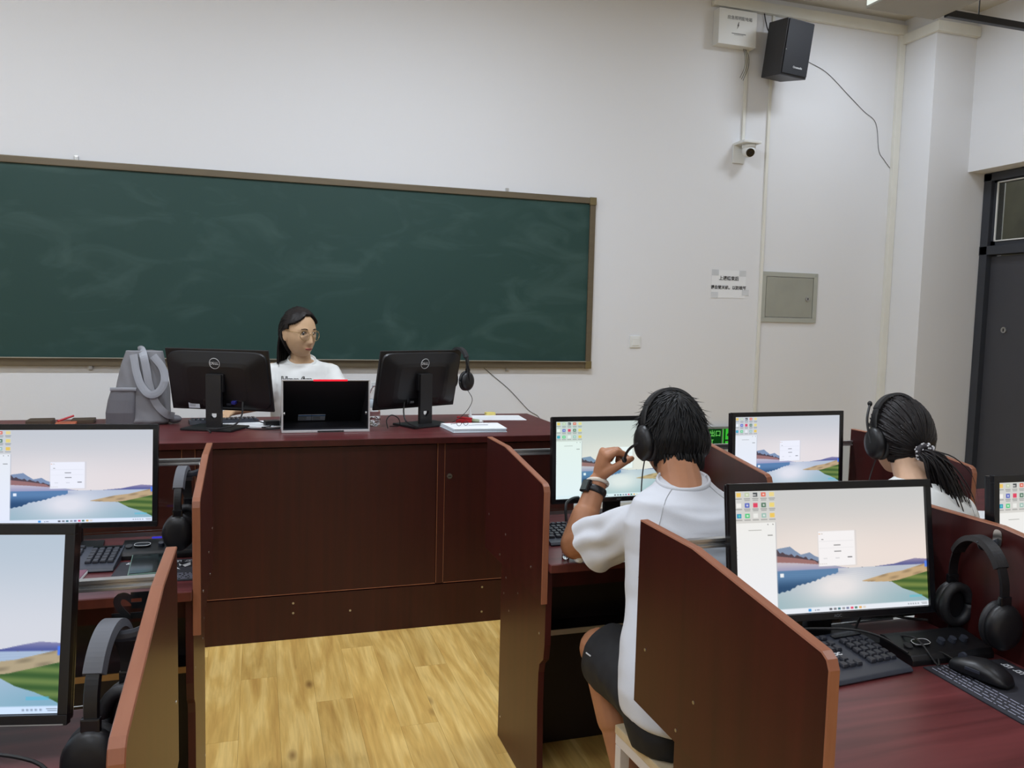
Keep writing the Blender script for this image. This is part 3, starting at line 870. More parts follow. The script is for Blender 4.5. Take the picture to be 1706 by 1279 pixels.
def student_monitor(c, yaw, tilt, label, tint, strip=False):
    x, y, z = c
    t = thing('computer_monitor', label, 'monitor', (x, y, DZT), yaw, group='black computer monitors showing a lake picture')
    tm = T(0, 0, z - DZT) @ Matrix.Rotation(-tilt, 4, 'X')
    W, H = .505, .30
    bm = new_bm()
    for cx_, cz_, sx, sz in ((0, H / 2 - .008, W, .0165), (0, -H / 2 + .0075, W, .0155), (-W / 2 + .007, 0, .0145, H - .03), (W / 2 - .007, 0, .0145, H - .03)):
        box(bm, (cx_, 0, cz_), (sx, .014, sz), .0012)
    box(bm, (0, .014, 0), (W - .004, .018, H - .004), .004)
    box(bm, (0, .028, -.01), (W * .62, .018, H * .62), .008)
    bez = link('bezel', bm, M['black_gloss'], t, mtx=tm)
    sc_ = bpy.data.objects.new('screen', SCREEN.copy() if False else SCREEN); COL.objects.link(sc_); sc_.parent = t
    sc_.matrix_local = tm @ T(0, -.0005, .0005)
    # a tint of its own needs a material slot on the object
    if not SCREEN.materials: SCREEN.materials.append(None)
    sc_.material_slots[0].link = 'OBJECT'; sc_.material_slots[0].material = tint
    link('lower_edge_strip', bx((0, -.0072, -H / 2 + .0012), (W - .01, .001, .0016)), M['alu'] if strip else M['black'], t, mtx=tm)  # silver on one monitor only: a highlight line put in as a strip
    text('AOC', .009, M['ink_grey'], t, 'logo', tm @ T(0, -.0075, -H / 2 + .0075) @ FRONT)
    bm = new_bm(); box(bm, (0, .045, (z - DZT) / 2 + .01), (.062, .022, z - DZT), .004); box(bm, (0, .037, z - DZT), (.08, .02, .08), .004)
    link('stand_neck', bm, M['black'], t)
    bm = new_bm(); prism(bm, [(-.11, -.06), (.11, -.06), (.09, .055), (-.09, .055)], 'z', 0.0005, .012, .003)
    link('stand_base', bm, M['black'], t)
    return t
S_warm = screen_mat('screen_picture_warm', (1.0, .985, .96), 1.0)
S_cyan = screen_mat('screen_picture_greenish', (.90, 1.03, .98), 1.0)
S_cool = screen_mat('screen_picture_cool', (.93, .97, 1.06), 1.0)
S_blue = screen_mat('screen_picture_bluish', (.80, .93, 1.08), 1.0)
student_monitor((1.218, 1.455, .956), rad(-4.5), rad(8.8), 'large black monitor at the lower right behind the big partition', S_warm)
student_monitor((1.215, 2.57, .966), rad(.5), rad(3.5), 'black monitor with greenish picture the boy in white looks at', S_cyan)
student_monitor((1.906, 2.555, .975), rad(2.2), rad(2.9), 'black monitor in front of the girl with the ponytail', S_cool)
student_monitor((-.53, 2.57, .966), rad(-6.0), rad(5.6), 'black monitor on the left desk below the grey tote bag', S_cool)
student_monitor((-.516, 1.392, .971), rad(-12), rad(8.3), 'black monitor cut by the frame at the lower left corner', S_blue, True)
student_monitor((1.822, 1.36, .975), rad(-1), rad(5), 'black monitor cut by the right edge of the frame', S_warm)

# ------------------------------------------------------------------ keyboards, mouse, boxes and small things on the student desks
bm = new_bm(); loft(bm, [((0, 0, 0), (.0085, 0, 0), (0, .0085, 0)), ((0, 0, .005), (.0078, 0, 0), (0, .0078, 0)), ((0, .0005, .008), (.0062, 0, 0), (0, .0066, 0))], 12, 6)
KEY = bpy.data.meshes.new('key'); bm.to_mesh(KEY); bm.free(); KEY.materials.append(M['key'])
def keyboard(loc, rz, label, logo=None):
    t = thing('keyboard', label, 'keyboard', loc, rz, group='black computer keyboards')
    bm = new_bm()
    prism(bm, [(-.085, 0), (.072, 0), (.076, .028), (.060, .030), (-.060, .014), (-.083, .011), (-.089, .004)], 'x', -.222, .222, .002)
    link('case', bm, M['kb'], t)
    sl = math.atan2(.016, .12)
    def key(x, y, w=1.0, d=1.0):
        k = bpy.data.objects.new('key', KEY); COL.objects.link(k); k.parent = t
        k.location = (x, y, .0215 + y * math.tan(sl)); k.rotation_euler = (sl, 0, 0); k.scale = (w, d, 1)
    for r_ in range(5):
        y = .030 - r_ * .0185
        if r_ == 4:
            for x, w in ((-.205, 1.25), (-.182, 1.1), (-.160, 1.1), (-.100, 5.4), (-.040, 1.1), (-.017, 1.1), (.006, 1.1), (.030, 1.2)): key(x, y, w)
        else:
            for c_ in range(13): key(-.207 + c_ * .0185 + (r_ * .003), y)
            key(-.207 + 13 * .0185 + .010 - (r_ * .0005), y, 1.6 - .12 * r_)
        for c_ in range(4):
            key(.152 + c_ * .0185, y, 1, 1)
        if r_ in (0, 1, 4):
            for c_ in range(3): key(.078 + c_ * .0185, y)
        if r_ == 3: key(.0965, y)
    for c_ in range(13): key(-.207 + c_ * .0185 + (.008 if c_ else 0) + (.004 if c_ > 4 else 0), .053, 1, .8)
    for c_ in range(3): key(.078 + c_ * .0185, .053, 1, .8)
    bm = new_bm(); box(bm, (.18, .053, .031), (.075, .014, .002))
    link('indicator_strip', bm, M['black_gloss'], t)
    if logo:
        text(logo, .014, M['white_print'], t, 'logo', T(.0965, -.004, .0222) @ Matrix.Rotation(sl, 4, 'X'), ext=.0003, bold=.0006)
    return t
keyboard((1.045, 1.335, DZT), rad(5), 'black keyboard in front of the large lower right monitor', 'AOC')
keyboard((1.085, 2.38, DZT), rad(1), 'black keyboard on the boy\'s desk, partly behind his arm')
keyboard((-.585, 2.42, DZT), rad(-3), 'black keyboard on the left desk under the monitor below the bag')
keyboard((-.475, 1.155, DZT), rad(-6), 'black keyboard cut by the lower left corner of the frame')

def amplifier(loc, rz, label, w=.19, ring=True):
    t = thing('audio_box', label, 'box', loc, rz, group='black audio boxes with buttons')
    bm = new_bm(); prism(bm, [(-.05, 0), (.05, 0), (.05, .032), (.035, .034), (-.042, .021), (-.05, .012)], 'x', -w / 2, w / 2, .003)
    link('case', bm, M['black'], t)
    sl = math.atan2(.016, .085)
    R = Matrix.Rotation(sl, 4, 'X')
    bm = new_bm(); loft(bm, [((0, 0, 0), (.022, 0, 0), (0, .011, 0)), ((0, 0, .003), (.021, 0, 0), (0, .010, 0))], 24, 3)
    pb = link('call_button', bm, M['black_gloss'], t, mtx=T(-w / 2 + .055, -.008, .0298) @ R)
    bm = new_bm()
    tube(bm, [(.021 * math.copysign(abs(math.cos(a)) ** .67, math.cos(a)), .0105 * math.copysign(abs(math.sin(a)) ** .67, math.sin(a)), .0035) for a in [2 * PI * k / 28 for k in range(29)]], .0007, 5)
    link('light_ring', bm, M['silver_ink'], pb, mtx=T(-w / 2 + .055, -.008, .0298) @ R)
    for k in range(3):
        bm = new_bm(); cyl(bm, (-w / 2 + .105 + k * .03, -.01, .028), (-w / 2 + .105 + k * .03, -.013, .037), .0085, 14, .0075)
        link('knob', bm, M['kb'], t)
    bm = new_bm(); cyl(bm, (-w / 2 + .02, -.012, .028), (-w / 2 + .02, -.013, .031), .009, 14); link('microphone_hole', bm, M['ink'], t)
    return t
amplifier((1.40, 1.335, DZT), rad(-2), 'black audio box with a ringed button right of the lower right keyboard', .21)
amplifier((-.268, 2.47, DZT), rad(-2), 'black audio box with knobs on the left desk behind the phone', .20)
b_ = new_bm(); box(b_, (-.28, 2.525, DZT + .034), (.03, .006, .004)); tag(link('blue_indicator', b_, M['led_blue']), 'blue glowing indicator on the left audio box', 'light')

def mouse_pad(loc, rz, label, w, d):
    t = thing('mouse_pad', label, 'mouse pad', loc, rz, group='dark mouse pads printed with white writing')
    link('mat', bx((0, 0, .0015), (w, d, .003), .001), M['pad'], t)
    rng = random.Random(5)
    for k in range(5):
        bm = new_bm(); y = -d * .46
        while y < d * .44:
            l = rng.uniform(.004, .02)
            box(bm, (-w * .43 + k * .011, y + l / 2, .0032), (.0018, l, .0004)); y += l + rng.uniform(.002, .006)
        link('text_line', bm, M['pad_print'], t)
    for k in range(6):
        bm = new_bm(); cx_, cy_ = w * .40, d * .36 - k * .03
        for a, b, sx, sy in ((0, 0, .016, .003), (.006, 0, .003, .018), (-.005, .004, .003, .016), (0, -.008, .016, .002), (0, .008, .014, .002)):
            box(bm, (cx_ + a, cy_ + b, .0032), (sx, sy, .0004))
        link('character', bm, M['white_print'], t)
    bm = new_bm()
    prism(bm, [(.02, -.065), (.055, -.045), (.03, -.05), (.06, -.075), (.035, -.078)], 'z', .003, .0034)
    prism(bm, [(.0, -.055), (.03, -.038), (.01, -.042)], 'z', .003, .0034)
    link('emblem', bm, M['white_print'], t)
    return t
mouse_pad((1.405, 1.155, DZT), rad(-3), 'dark printed mouse pad at the lower right under the mouse', .20, .24)
mouse_pad((-.255, 2.30, DZT), rad(88), 'dark printed mouse pad under the phone on the left desk', .19, .22)
t = thing('computer_mouse', 'black computer mouse on the lower right mouse pad', 'mouse', (1.383, 1.208, DZT + .003), rad(14))
bm = new_bm()
loft(bm, [((0, .058, .008), (.012, 0, 0), (0, 0, .006)), ((0, .052, .012), (.022, 0, 0), (0, 0, .011)), ((0, .03, .017), (.028, 0, 0), (0, 0, .016)), ((0, 0, .020), (.030, 0, 0), (0, 0, .019)), ((0, -.03, .018), (.031, 0, 0), (0, 0, .017)), ((0, -.05, .012), (.026, 0, 0), (0, 0, .011)), ((0, -.06, .007), (.014, 0, 0), (0, 0, .005))], 20, 2.6)
link('shell', bm, M['black'], t, smooth=True)
bm = new_bm(); cyl(bm, (-.004, .036, .031), (.004, .036, .031), .008, 14); link('wheel', bm, M['kb'], t)
bm = new_bm(); box(bm, (-.0295, .0, .022), (.004, .03, .006), .001); link('side_button', bm, M['kb'], t)
wire('mouse_cable', 'thin black cable from the mouse past the audio box', [(1.385, 1.26, DZT + .012), (1.37, 1.30, DZT + .02), (1.345, 1.275, DZT + .004), (1.335, 1.33, DZT + .042), (1.33, 1.42, DZT + .01), (1.32, 1.50, DZT + .004)], .0022, M['cable'])
wire('keyboard_cable', 'black keyboard cable running back to the lower right monitor stand', [(1.29, 1.30, DZT + .026), (1.27, 1.36, DZT + .04), (1.22, 1.40, DZT + .045), (1.12, 1.44, DZT + .04), (1.06, 1.47, DZT + .03)], .003, M['cable'])
wire('loop_cable', 'black cable looping behind the lower right keyboard', [(1.25, 1.42, DZT + .008), (1.30, 1.455, DZT + .04), (1.36, 1.49, DZT + .055), (1.42, 1.47, DZT + .03), (1.46, 1.42, DZT + .036)], .003, M['cable'])
wire('boy_cable', 'black cable bent up behind the boy\'s keyboard', [(.98, 2.46, DZT + .03), (.985, 2.48, DZT + .075), (1.0, 2.50, DZT + .088), (1.05, 2.55, DZT + .088), (1.11, 2.60, DZT + .07)], .005, M['cable'])
wire('corner_cable', 'black cable arching in the lower left corner', [(-.55, 1.28, DZT + .006), (-.42, 1.30, DZT + .05), (-.31, 1.27, DZT + .045), (-.265, 1.20, DZT + .03), (-.235, 1.12, DZT + .01)], .003, M['cable'])
t = thing('smartphone', 'dark smartphone with green edge lying on the left mouse pad', 'phone', (-.282, 2.343, DZT + .003), rad(4))
link('body', bx((0, 0, .006), (.095, .20, .011), .004), mat('phone_edge', rgb(120, 150, 136), .3, .4), t)
link('glass', bx((0, 0, .012), (.089, .193, .002), .0008), mat('phone_glass', rgb(22, 30, 30), .12, var=.05), t)
t = thing('notebook', 'mauve notebook with white edge on the left desk', 'notebook', (-.47, 2.33, DZT), rad(-4))
link('cover', bx((-.02, 0, .008), (.12, .20, .003), .001), M['mauve'], t)
link('pages', bx((-.018, 0, .004), (.118, .196, .006)), M['paper'], t)
rg = mat('red_print', rgb(190, 70, 84), .5)
for k in range(4):
    b_ = new_bm(); tube(b_, smooth_path([(-.06 + .02 * k, -.09, .0098), (-.045 + .02 * k, -.07 + .01 * (k % 2), .0098), (-.03 + .018 * k, -.085, .0098)]), .001, 5); link('printed_curve', b_, rg, t)
t = thing('small_clear_bottle', 'small clear bottle with white cap by the boy\'s elbow', 'bottle', (.862, 2.16, DZT))
b_ = new_bm(); loft(b_, [((0, 0, .001), (.011, 0, 0), (0, .011, 0)), ((0, 0, .026), (.011, 0, 0), (0, .011, 0)), ((0, 0, .032), (.006, 0, 0), (0, .006, 0))], 16); link('body', b_, M['clear'], t, smooth=True)
b_ = new_bm(); cyl(b_, (0, 0, .032), (0, 0, .044), .0075, 14); link('cap', b_, M['white_plastic'], t)
t = thing('crumpled_tissue', 'crumpled white tissue beside the boy\'s elbow', 'tissue', (.888, 2.118, DZT))
b_ = new_bm(); ball(b_, (0, 0, .014), (.016, .014, .016), u=18, v=12)
for v_ in b_.verts: v_.co *= 1 + .35 * mnoise.noise(v_.co * 120)
for v_ in b_.verts: v_.co.z = max(v_.co.z, .0005)
link('wad', b_, M['paper'], t)
t = thing('paper_sheet', 'white paper under the boy\'s arm on the desk edge', 'paper', (1.03, 2.165, DZT), rad(12))
link('sheet', bx((0, 0, .0012), (.10, .14, .002)), M['paper'], t)
t = thing('paper_sheet', 'white sheet lying on the desk beside the door', 'paper', (2.66, 2.30, DZT), rad(-20))
link('sheet', bx((0, 0, .0012), (.21, .15, .002)), M['paper'], t)

# ------------------------------------------------------------------ headsets
def headset(name_label, loc, rot, pad=None, hook=None, boom_up=False, cable=None, spread=.076, drop=.168, mic=-1, worn=False):
    """x across the ears (microphone at mic*x), y towards the front, top of the band at the origin"""
    pad = pad or M['black_soft']
    t = thing('headset', name_label, 'headset', loc, rot=rot, group='black headsets with microphones')
    n = 40
    arc = []
    for k in range(n + 1):
        a = PI * k / n
        arc.append((spread * math.cos(a) * -1, 0, -.095 + .095 * math.sin(a)))
    lo = [(-spread, 0, -.125)] + arc + [(spread, 0, -.125)]
    bm = new_bm(); tube(bm, lo, .01, 8, flat=(.011, .0025), up=(0, 0, 1) if False else None)
    bm.free()
    bm = new_bm()
    def band(bm, pts, wy, th):
        rows = []
        c = Vector((0, 0, -.095))
        for p in pts:
            p = Vector(p); r = (p - c) if p.z > -.095 else Vector((p.x, 0, 0)); r.normalize()
            rows.append([bm.verts.new(q) for q in (p + Vector((0, -wy, 0)) - r * th, p + Vector((0, wy, 0)) - r * th, p + Vector((0, wy * .8, 0)) + r * th, p + Vector((0, -wy * .8, 0)) + r * th)])
        for i in range(len(rows) - 1):
            for j in range(4):
                bm.faces.new((rows[i][j], rows[i][(j + 1) % 4], rows[i + 1][(j + 1) % 4], rows[i + 1][j]))
        bm.faces.new(rows[0][::-1]); bm.faces.new(rows[-1])
        bmesh.ops.recalc_face_normals(bm, faces=bm.faces)
    band(bm, lo, .011, .0025)
    link('headband', bm, M['black'], t)
    bm = new_bm(); band(bm, [(p[0] * 1.0, 0, p[2]) for p in arc[7:-7]], .0125 if worn else .016, .004 if worn else .006)
    link('band_pad', bm, pad, t)
    cr, ch = .041, .050
    for s in (-1, 1):
        bm = new_bm(); box(bm, (s * spread, 0, -.122), (.010, .026, .040), .003); box(bm, (s * (spread + .004), 0, -.148), (.008, .034, .03), .003)
        link('yoke', bm, M['black_gloss'], t)
        bm = new_bm()
        rings = []
        for dx, r_ in ((-.012, .70), (-.010, .95), (.004, 1.0), (.013, .86), (.017, .55), (.018, .08)):
            rings.append(((s * (spread + dx), 0, -drop), (0, cr * r_, 0), (0, 0, ch * r_)))
        loft(bm, rings, 26)
        cup = link('ear_cup', bm, M['black'], t, smooth=True)
        bm = new_bm()
        tube(bm, [(s * (spread - .017), .032 * math.cos(a), -drop + .041 * math.sin(a)) for a in [2 * PI * k / 24 for k in range(25)]], .011, 8)
        link('ear_cushion', bm, M['black_soft'], cup, smooth=True)
        bm = new_bm(); tube(bm, [(s * (spread + .0135), .022 * math.cos(a), -drop + .027 * math.sin(a)) for a in [2 * PI * k / 24 for k in range(25)]], .0016, 6)
        link('cup_ring', bm, M['grey_soft'], cup)
    bx_ = mic * (spread + .016)
    if boom_up:
        i_ = .026 if worn else 0
        pts = [(bx_, .0, -drop), (bx_ + mic * (.006 - i_ * .4), .014, -drop + .07), (bx_ - mic * (.004 + i_), .026, -drop + .125)]
    else:
        pts = [(bx_, .0, -drop), (bx_ + mic * .004, .035, -drop - .01), (bx_ + mic * .0, .07, -drop - .025), (bx_ - mic * .008, .10, -drop - .045)]
    bm = new_bm(); tube(bm, smooth_path(pts), .0038, 8)
    bo = link('microphone_boom', bm, M['black'], t)
    e = Vector(pts[-1])
    bm = new_bm(); ball(bm, e, (.0075, .0075, .009), u=12, v=8); link('microphone_tip', bm, M['black_soft'], bo, smooth=True)
    if cable:
        bm = new_bm(); tube(bm, smooth_path([(mic * spread, 0, -drop - .043)] + cable), .0018, 6); link('cord', bm, M['cable'], t)
    return t
def wall_hook(loc, rz, label):
    t = thing('headset_hook', label, 'hook', loc, rz)
    bm = new_bm(); loft(bm, [((0, .0, 0), (.011, 0, 0), (0, 0, .020)), ((0, -.002, 0), (.011, 0, 0), (0, 0, .020))], 20, 3)
    link('back_plate', bm, M['steel'], t)
    bm = new_bm(); tube(bm, smooth_path([(0, -.002, -.008), (0, -.02, -.014), (0, -.042, -.014), (0, -.05, 0)]), .005, 8, flat=(.009, .003), up=(1, 0, 0))
    link('prong', bm, M['kb'], t)
    return t
wall_hook((1.5275, 1.315, 1.0), rad(-90), 'steel hook on the right partition holding the headset')
headset('black headset hanging on the hook of the right partition', (1.488, 1.325, 1.0), (rad(2), 0, rad(-97)), boom_up=True, cable=[(-.05, -.03, -.235), (-.0, -.03, -.247)])
wall_hook((-.1565, 2.44, 1.0), rad(-90), 'steel hook on the left front partition with a headset')
headset('headset with grey band hanging on the left front partition', (-.203, 2.44, 1.003), (0, 0, rad(84)), pad=M['grey_soft'], boom_up=True, mic=1, cable=[(.05, .03, -.24), (.02, .0, -.252)])
wall_hook((-.1565, 1.27, .985), rad(-90), 'steel hook on the lower left partition with a headset')
headset('headset with grey band hanging on the lower left partition', (-.207, 1.27, .988), (0, 0, rad(80)), pad=M['grey_soft'], boom_up=True, mic=1)

# ------------------------------------------------------------------ the teacher's desk
TZ = .90
td = thing('teacher_desk', 'wide dark mahogany teacher desk with cupboard doors below the blackboard', 'desk', (-.06, 3.62, 0))
ox, oy = -.06, 3.62
def tpart(nm, x0, x1, y0, y1, z0, z1, m, bev=.0015, par=None):
    return link(nm, slab(x0 - ox, x1 - ox, y0 - oy, y1 - oy, z0, z1, bev), m, par or td)
tpart('desktop', -1.62, 1.50, 3.585, 4.43, .87, TZ, M['wood_top'], .004)
tpart('desktop_edge', -1.62, 1.50, 3.582, 3.586, .872, .898, M['wood'], .001)
tpart('plinth', -1.60, 1.48, 3.616, 3.64, 0, .2, M['wood_desk'])
tpart('carcass_top_rail', -1.60, 1.48, 3.632, 3.66, .2, .868, M['wood_desk'])
for a, b, nm in ((-1.60, -.975, 'cupboard_door'), (-.955, -.305, 'cupboard_door'), (-.25, .792, 'front_panel'), (.829, 1.48, 'cupboard_door')):
    d_ = tpart(nm, a + .002, b - .002, 3.616, 3.633, .207, .862, M['wood_desk'], .002)
    if nm == 'cupboard_door' and a > -1.5:
        xx = b - .02 if a < 0 else a + .022
        b_ = new_bm(); cyl(b_, (xx - ox, 3.617 - oy, .712), (xx - ox, 3.610 - oy, .712), .0125, 20)
        lk = link('lock', b_, M['steel'], d_)
        link('keyhole', slab(xx - ox - .0075, xx - ox + .0075, 3.6085 - oy, 3.6105 - oy, .710, .714), M['ink'], lk)
for a, b in ((-.95, -.307), (-.248, .79), (.831, 1.476)):  # both loops: lighter strips standing in for highlights along the panel edges
    tpart('banding_or_highlight', a, b, 3.6148, 3.617, .2055, .2085, M['band'], 0)
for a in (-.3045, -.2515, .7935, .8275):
    tpart('banding_or_highlight', a - .0011, a + .0011, 3.6135, 3.6165, .209, .866, M['band'], 0)
for a, b in ((-.302, -.254), (.795, .827)):
    tpart('stile', a, b, 3.614, 3.634, .205, .868, M['wood_desk'], .002)
for a in (-1.60, 1.46, -.29, .80):
    tpart('side_panel', a, a + .02, 3.66, 4.36, 0, .868, M['wood_desk'])
for xx, zz in ((.15, .195 - .03), (.15, .12), (.40, .11), (1.02, .17), (1.02, .05)):
    b_ = new_bm(); cyl(b_, (xx - ox, 3.617 - oy, zz), (xx - ox, 3.614 - oy, zz), .005, 8); link('screw', b_, M['steel'], td)

def back_monitor(c, yaw, tilt, label):
    x, y, z = c
    t = thing('computer_monitor', label, 'monitor', (x, y, TZ), yaw, group='black monitors seen from behind on the teacher desk')
    tm = T(0, 0, z - TZ) @ Matrix.Rotation(-tilt, 4, 'X')
    W, H = .51, .30
    bm = new_bm(); box(bm, (0, .006, 0), (W, .012, H), .003)
    loft(bm, [((0, .004, 0), (W / 2 - .006, 0, 0), (0, 0, H / 2 - .006)), ((0, -.008, 0), (W / 2 - .012, 0, 0), (0, 0, H / 2 - .012)), ((0, -.026, -.01), (W * .33, 0, 0), (0, 0, H * .34)), ((0, -.030, -.01), (W * .28, 0, 0), (0, 0, H * .28))], 40, 9)
    link('back_shell', bm, M['black'], t, mtx=tm)
    link('screen', bx((0, .0125, .003), (W - .02, .002, H - .03)), M['black_gloss'], t, mtx=tm)
    lg = new_bm(); tube(lg, [(.025 * math.cos(a), -.0295, .09 + .025 * math.sin(a)) for a in [2 * PI * k / 32 for k in range(33)]], .0014, 6)
    lo = link('logo_ring', lg, M['silver_ink'], t, mtx=tm)
    text('D', .0175, M['silver_ink'], lo, 'lettering', tm @ T(-.0155, -.0298, .09) @ FRONT, bold=.0004)
    text('E', .0175, M['silver_ink'], lo, 'lettering', tm @ T(-.0045, -.0298, .09) @ FRONT @ Matrix.Rotation(rad(24), 4, 'Z'), bold=.0004)
    text('LL', .0175, M['silver_ink'], lo, 'lettering', tm @ T(.0105, -.0298, .09) @ FRONT, bold=.0004)
    lg = new_bm(); box(lg, (0, -.021, .09), (.0012, .003, .0012)); lg.free()
    # connector bay below the stand
    link('connector_bay', bx((.02, -.026, -.105), (.20, .012, .035), .003), M['black_gloss'], t, mtx=tm)
    for k in range(3): link('socket', bx((-.05 + k * .05, -.033, -.108), (.022, .003, .010)), M['ink_grey'] if k == 0 else M['kb'], t, mtx=tm)
    # stand: neck with a cable hole
    bm = new_bm()
    hw = .0375
    zt = z - TZ + .03
    prism(bm, [(-hw, .0), (hw, .0), (hw, .045), (-hw, .045)], 'y', -.062, -.044, .001)
    prism(bm, [(-hw, .045), (-.016, .045), (-.016, .075), (-hw, .075)], 'y', -.062, -.044)
    prism(bm, [(.016, .045), (hw, .045), (hw, .075), (.016, .075)], 'y', -.062, -.044)
    prism(bm, [(-.016, .045), (.0, .045), (-.016, .062)], 'y', -.062, -.044)
    prism(bm, [(.0, .045), (.016, .045), (.016, .062)], 'y', -.062, -.044)
    prism(bm, [(-hw, .075), (hw, .075), (hw, zt), (-hw, zt)], 'y', -.062, -.044, .001)
    box(bm, (0, -.04, zt - .04), (.085, .022, .085), .004)
    link('stand_neck', bm, M['black'], t)
    bm = new_bm(); prism(bm, [(-.125, -.135), (.125, -.135), (.125, .05), (-.125, .05)], 'z', .0005, .011, .004)
    link('stand_base', bm, M['black'], t)
    return t, tm
dl, tm = back_monitor((-.17, 4.03, 1.126), rad(-25), rad(-13), 'black monitor on the teacher desk beside the grey bag, seen from behind')
st = link('sticker', bx((-.13, -.0235, -.118), (.055, .002, .034)), M['sticker'], dl, mtx=tm)
link('sticker_header', bx((-.13, -.0248, -.104), (.055, .001, .007)), M['sticker_blue'], st, mtx=tm)
for k in range(3): link('print_line', bx((-.138, -.0248, -.113 - k * .006), (.03, .0008, .0015)), M['ink_grey'], st, mtx=tm)
link('video_plug', bx((.08, -.04, -.095), (.02, .02, .014), .002), mat('blue_plug', rgb(40, 44, 130), .4), dl, mtx=tm)
dr2, tm2 = back_monitor((.782, 4.03, 1.130), rad(26.8), rad(-12), 'black monitor with a headset on its corner, seen from behind')
wire('monitor_cable', 'black cable from the left desk monitor to its base', [(-.065, 3.955, 1.03), (-.07, 3.93, .97), (-.10, 3.90, .93), (-.17, 3.87, .918), (-.215, 3.865, .918), (-.20, 3.83, .906)], .004, M['cable'])
wire('curled_cable', 'black cable curling over the papers beside the console', [(-.02, 4.08, .93), (.03, 4.06, .915), (.06, 4.0, .908), (.02, 3.97, .906), (.06, 3.93, .906), (.115, 3.945, .908)], .003, M['cable'])
wire('stand_cable', 'black cable hanging from the right desk monitor to its base', [(.70, 3.985, 1.02), (.695, 3.97, .97), (.70, 3.93, .93), (.725, 3.86, .918), (.745, 3.83, .917)], .004, M['cable'])
wire('loop_cable', 'black cable standing up in a loop beside the right monitor base', [(.60, 3.86, .906), (.595, 3.87, .945), (.62, 3.88, .968), (.655, 3.885, .95), (.66, 3.89, .915), (.62, 3.93, .906)], .0028, M['cable'])

u_ = Vector((0, math.sin(rad(12)) * -1, math.cos(rad(12))))
hc = Matrix.Translation((.782, 4.03, TZ)) @ Matrix.Rotation(rad(26.8), 4, 'Z') @ tm2 @ Vector((.232, -.004, .150))
headset('black headset hung over the corner of the right desk monitor', (hc.x, hc.y, hc.z + .012), (0, rad(0), rad(26.8 + 90)), spread=.072, mic=-1, boom_up=True, cable=[(-.078, -.03, -.27), (-.07, .02, -.34), (-.05, .11, -.388), (-.03, .20, -.399)])

cs = thing('desk_console', 'silver framed black console with red light strip on the teacher desk', 'console', (.305, 3.80, TZ))
bm = new_bm()
prism(bm, [(-.2, .0), (.2, .0), (.2, .325), (-.2, .325)], 'z', .001, .012, .002)
link('base_plate', bm, M['steel'] if False else mat('silver_plastic', rgb(206, 206, 208), .35, .3, var=.02), cs)
SIL = bpy.data.materials['silver_plastic']
link('floor_mat', bx((0, .165, .0135), (.384, .31, .003)), M['console_black'], cs)
link('front_slot', bx((.02, -.0002, .0065), (.12, .003, .007)), M['ink'], cs)
for s in (-1, 1):
    bm = new_bm(); prism(bm, [(.0, .012), (.018, .012), (.018, .10), (.30, .012), (.322, .012), (.022, .243), (.0, .243)], 'x', s * .197 - .0035, s * .197 + .0035, .001)
    link('side_wall', bm, SIL, cs)
    bm = new_bm(); prism(bm, [(.004, .013), (.306, .013), (.02, .235), (.004, .235)], 'x', s * .192 - .0012, s * .192 + .0012)
    link('side_lining', bm, M['console_black'], cs)
    b_ = new_bm(); cyl(b_, (s * .1905, .05, .085), (s * .184, .05, .085), .009, 14); link('hinge_cap', b_, M['steel'], cs)
bm = new_bm(); prism(bm, [(.318, .012), (.304, .012), (.006, .238), (.006, .243), (.02, .243)], 'x', -.194, .194)
link('display_back', bm, M['console_black'], cs)
link('top_edge', bx((0, .010, .244), (.40, .022, .006), .002), SIL, cs)
link('light_strip', bx((.018, -.002, .2435), (.155, .004, .008), .001), M['led_red'], cs)
bk = (Vector((0, .006, .238)) - Vector((0, .304, .012))).normalized()
ang = math.atan2(.226, -.298)
for k, xx in enumerate((-.083, -.017)):
    base = T(xx, .304, .012) @ Matrix.Rotation(math.atan2(.298, .226), 4, 'X')
    s_ = link('sticker', bx((0, -.0015, .045), (.064, .002, .052)), M['sticker'], cs, mtx=base)
    link('sticker_header', bx((0, -.0028, .066), (.064, .001, .010)), M['sticker_blue'], s_, mtx=base)
    for q in range(4): link('print_line', bx((-.010, -.0028, .054 - q * .008), (.036, .0008, .002)), M['ink_grey'], s_, mtx=base)

# bag
bg = thing('tote_bag', 'grey nylon tote bag with two straps standing on the teacher desk', 'bag', (-.54, 4.24, TZ), rad(-6))
def bagring(z):
    t = z / .36
    return ((.022 * t + .0, 0, z), (.142 - .062 * t ** 1.25, 0, 0), (0, .085 - .05 * t, 0))
bm = new_bm(); loft(bm, [((0, 0, .001), (.125, 0, 0), (0, .07, 0))] + [bagring(z) for z in (.012, .05, .1, .15, .2, .25, .3, .335, .352)], 44, 3.2)
bmesh.ops.subdivide_edges(bm, edges=bm.edges[:], cuts=2, use_grid_fill=True)
me = bpy.data.meshes.new('body'); bm.to_mesh(me); bm.free()
def bagfold(co, no):
    return np.array([.006 * mnoise.noise(Vector(p) * 9) + .004 * mnoise.noise(Vector((p[0] * 22 + p[2] * 10, p[1] * 22, p[2] * 9))) for p in co])
displace(me, bagfold)
link('body', me, M['bag'], bg, smooth=True)
bm = new_bm(); loft(bm, [((-.072, -.058, .002), (.066, 0, 0), (0, .03, 0)), ((-.072, -.056, .06), (.066, 0, 0), (0, .036, 0)), ((-.066, -.048, .12), (.063, 0, 0), (0, .036, 0)), ((-.058, -.042, .168), (.058, 0, 0), (0, .033, 0)), ((-.057, -.042, .174), (.058, 0, 0), (0, .034, 0))], 40, 4)
pk = link('front_pocket', bm, M['bag_dark'], bg, smooth=False)
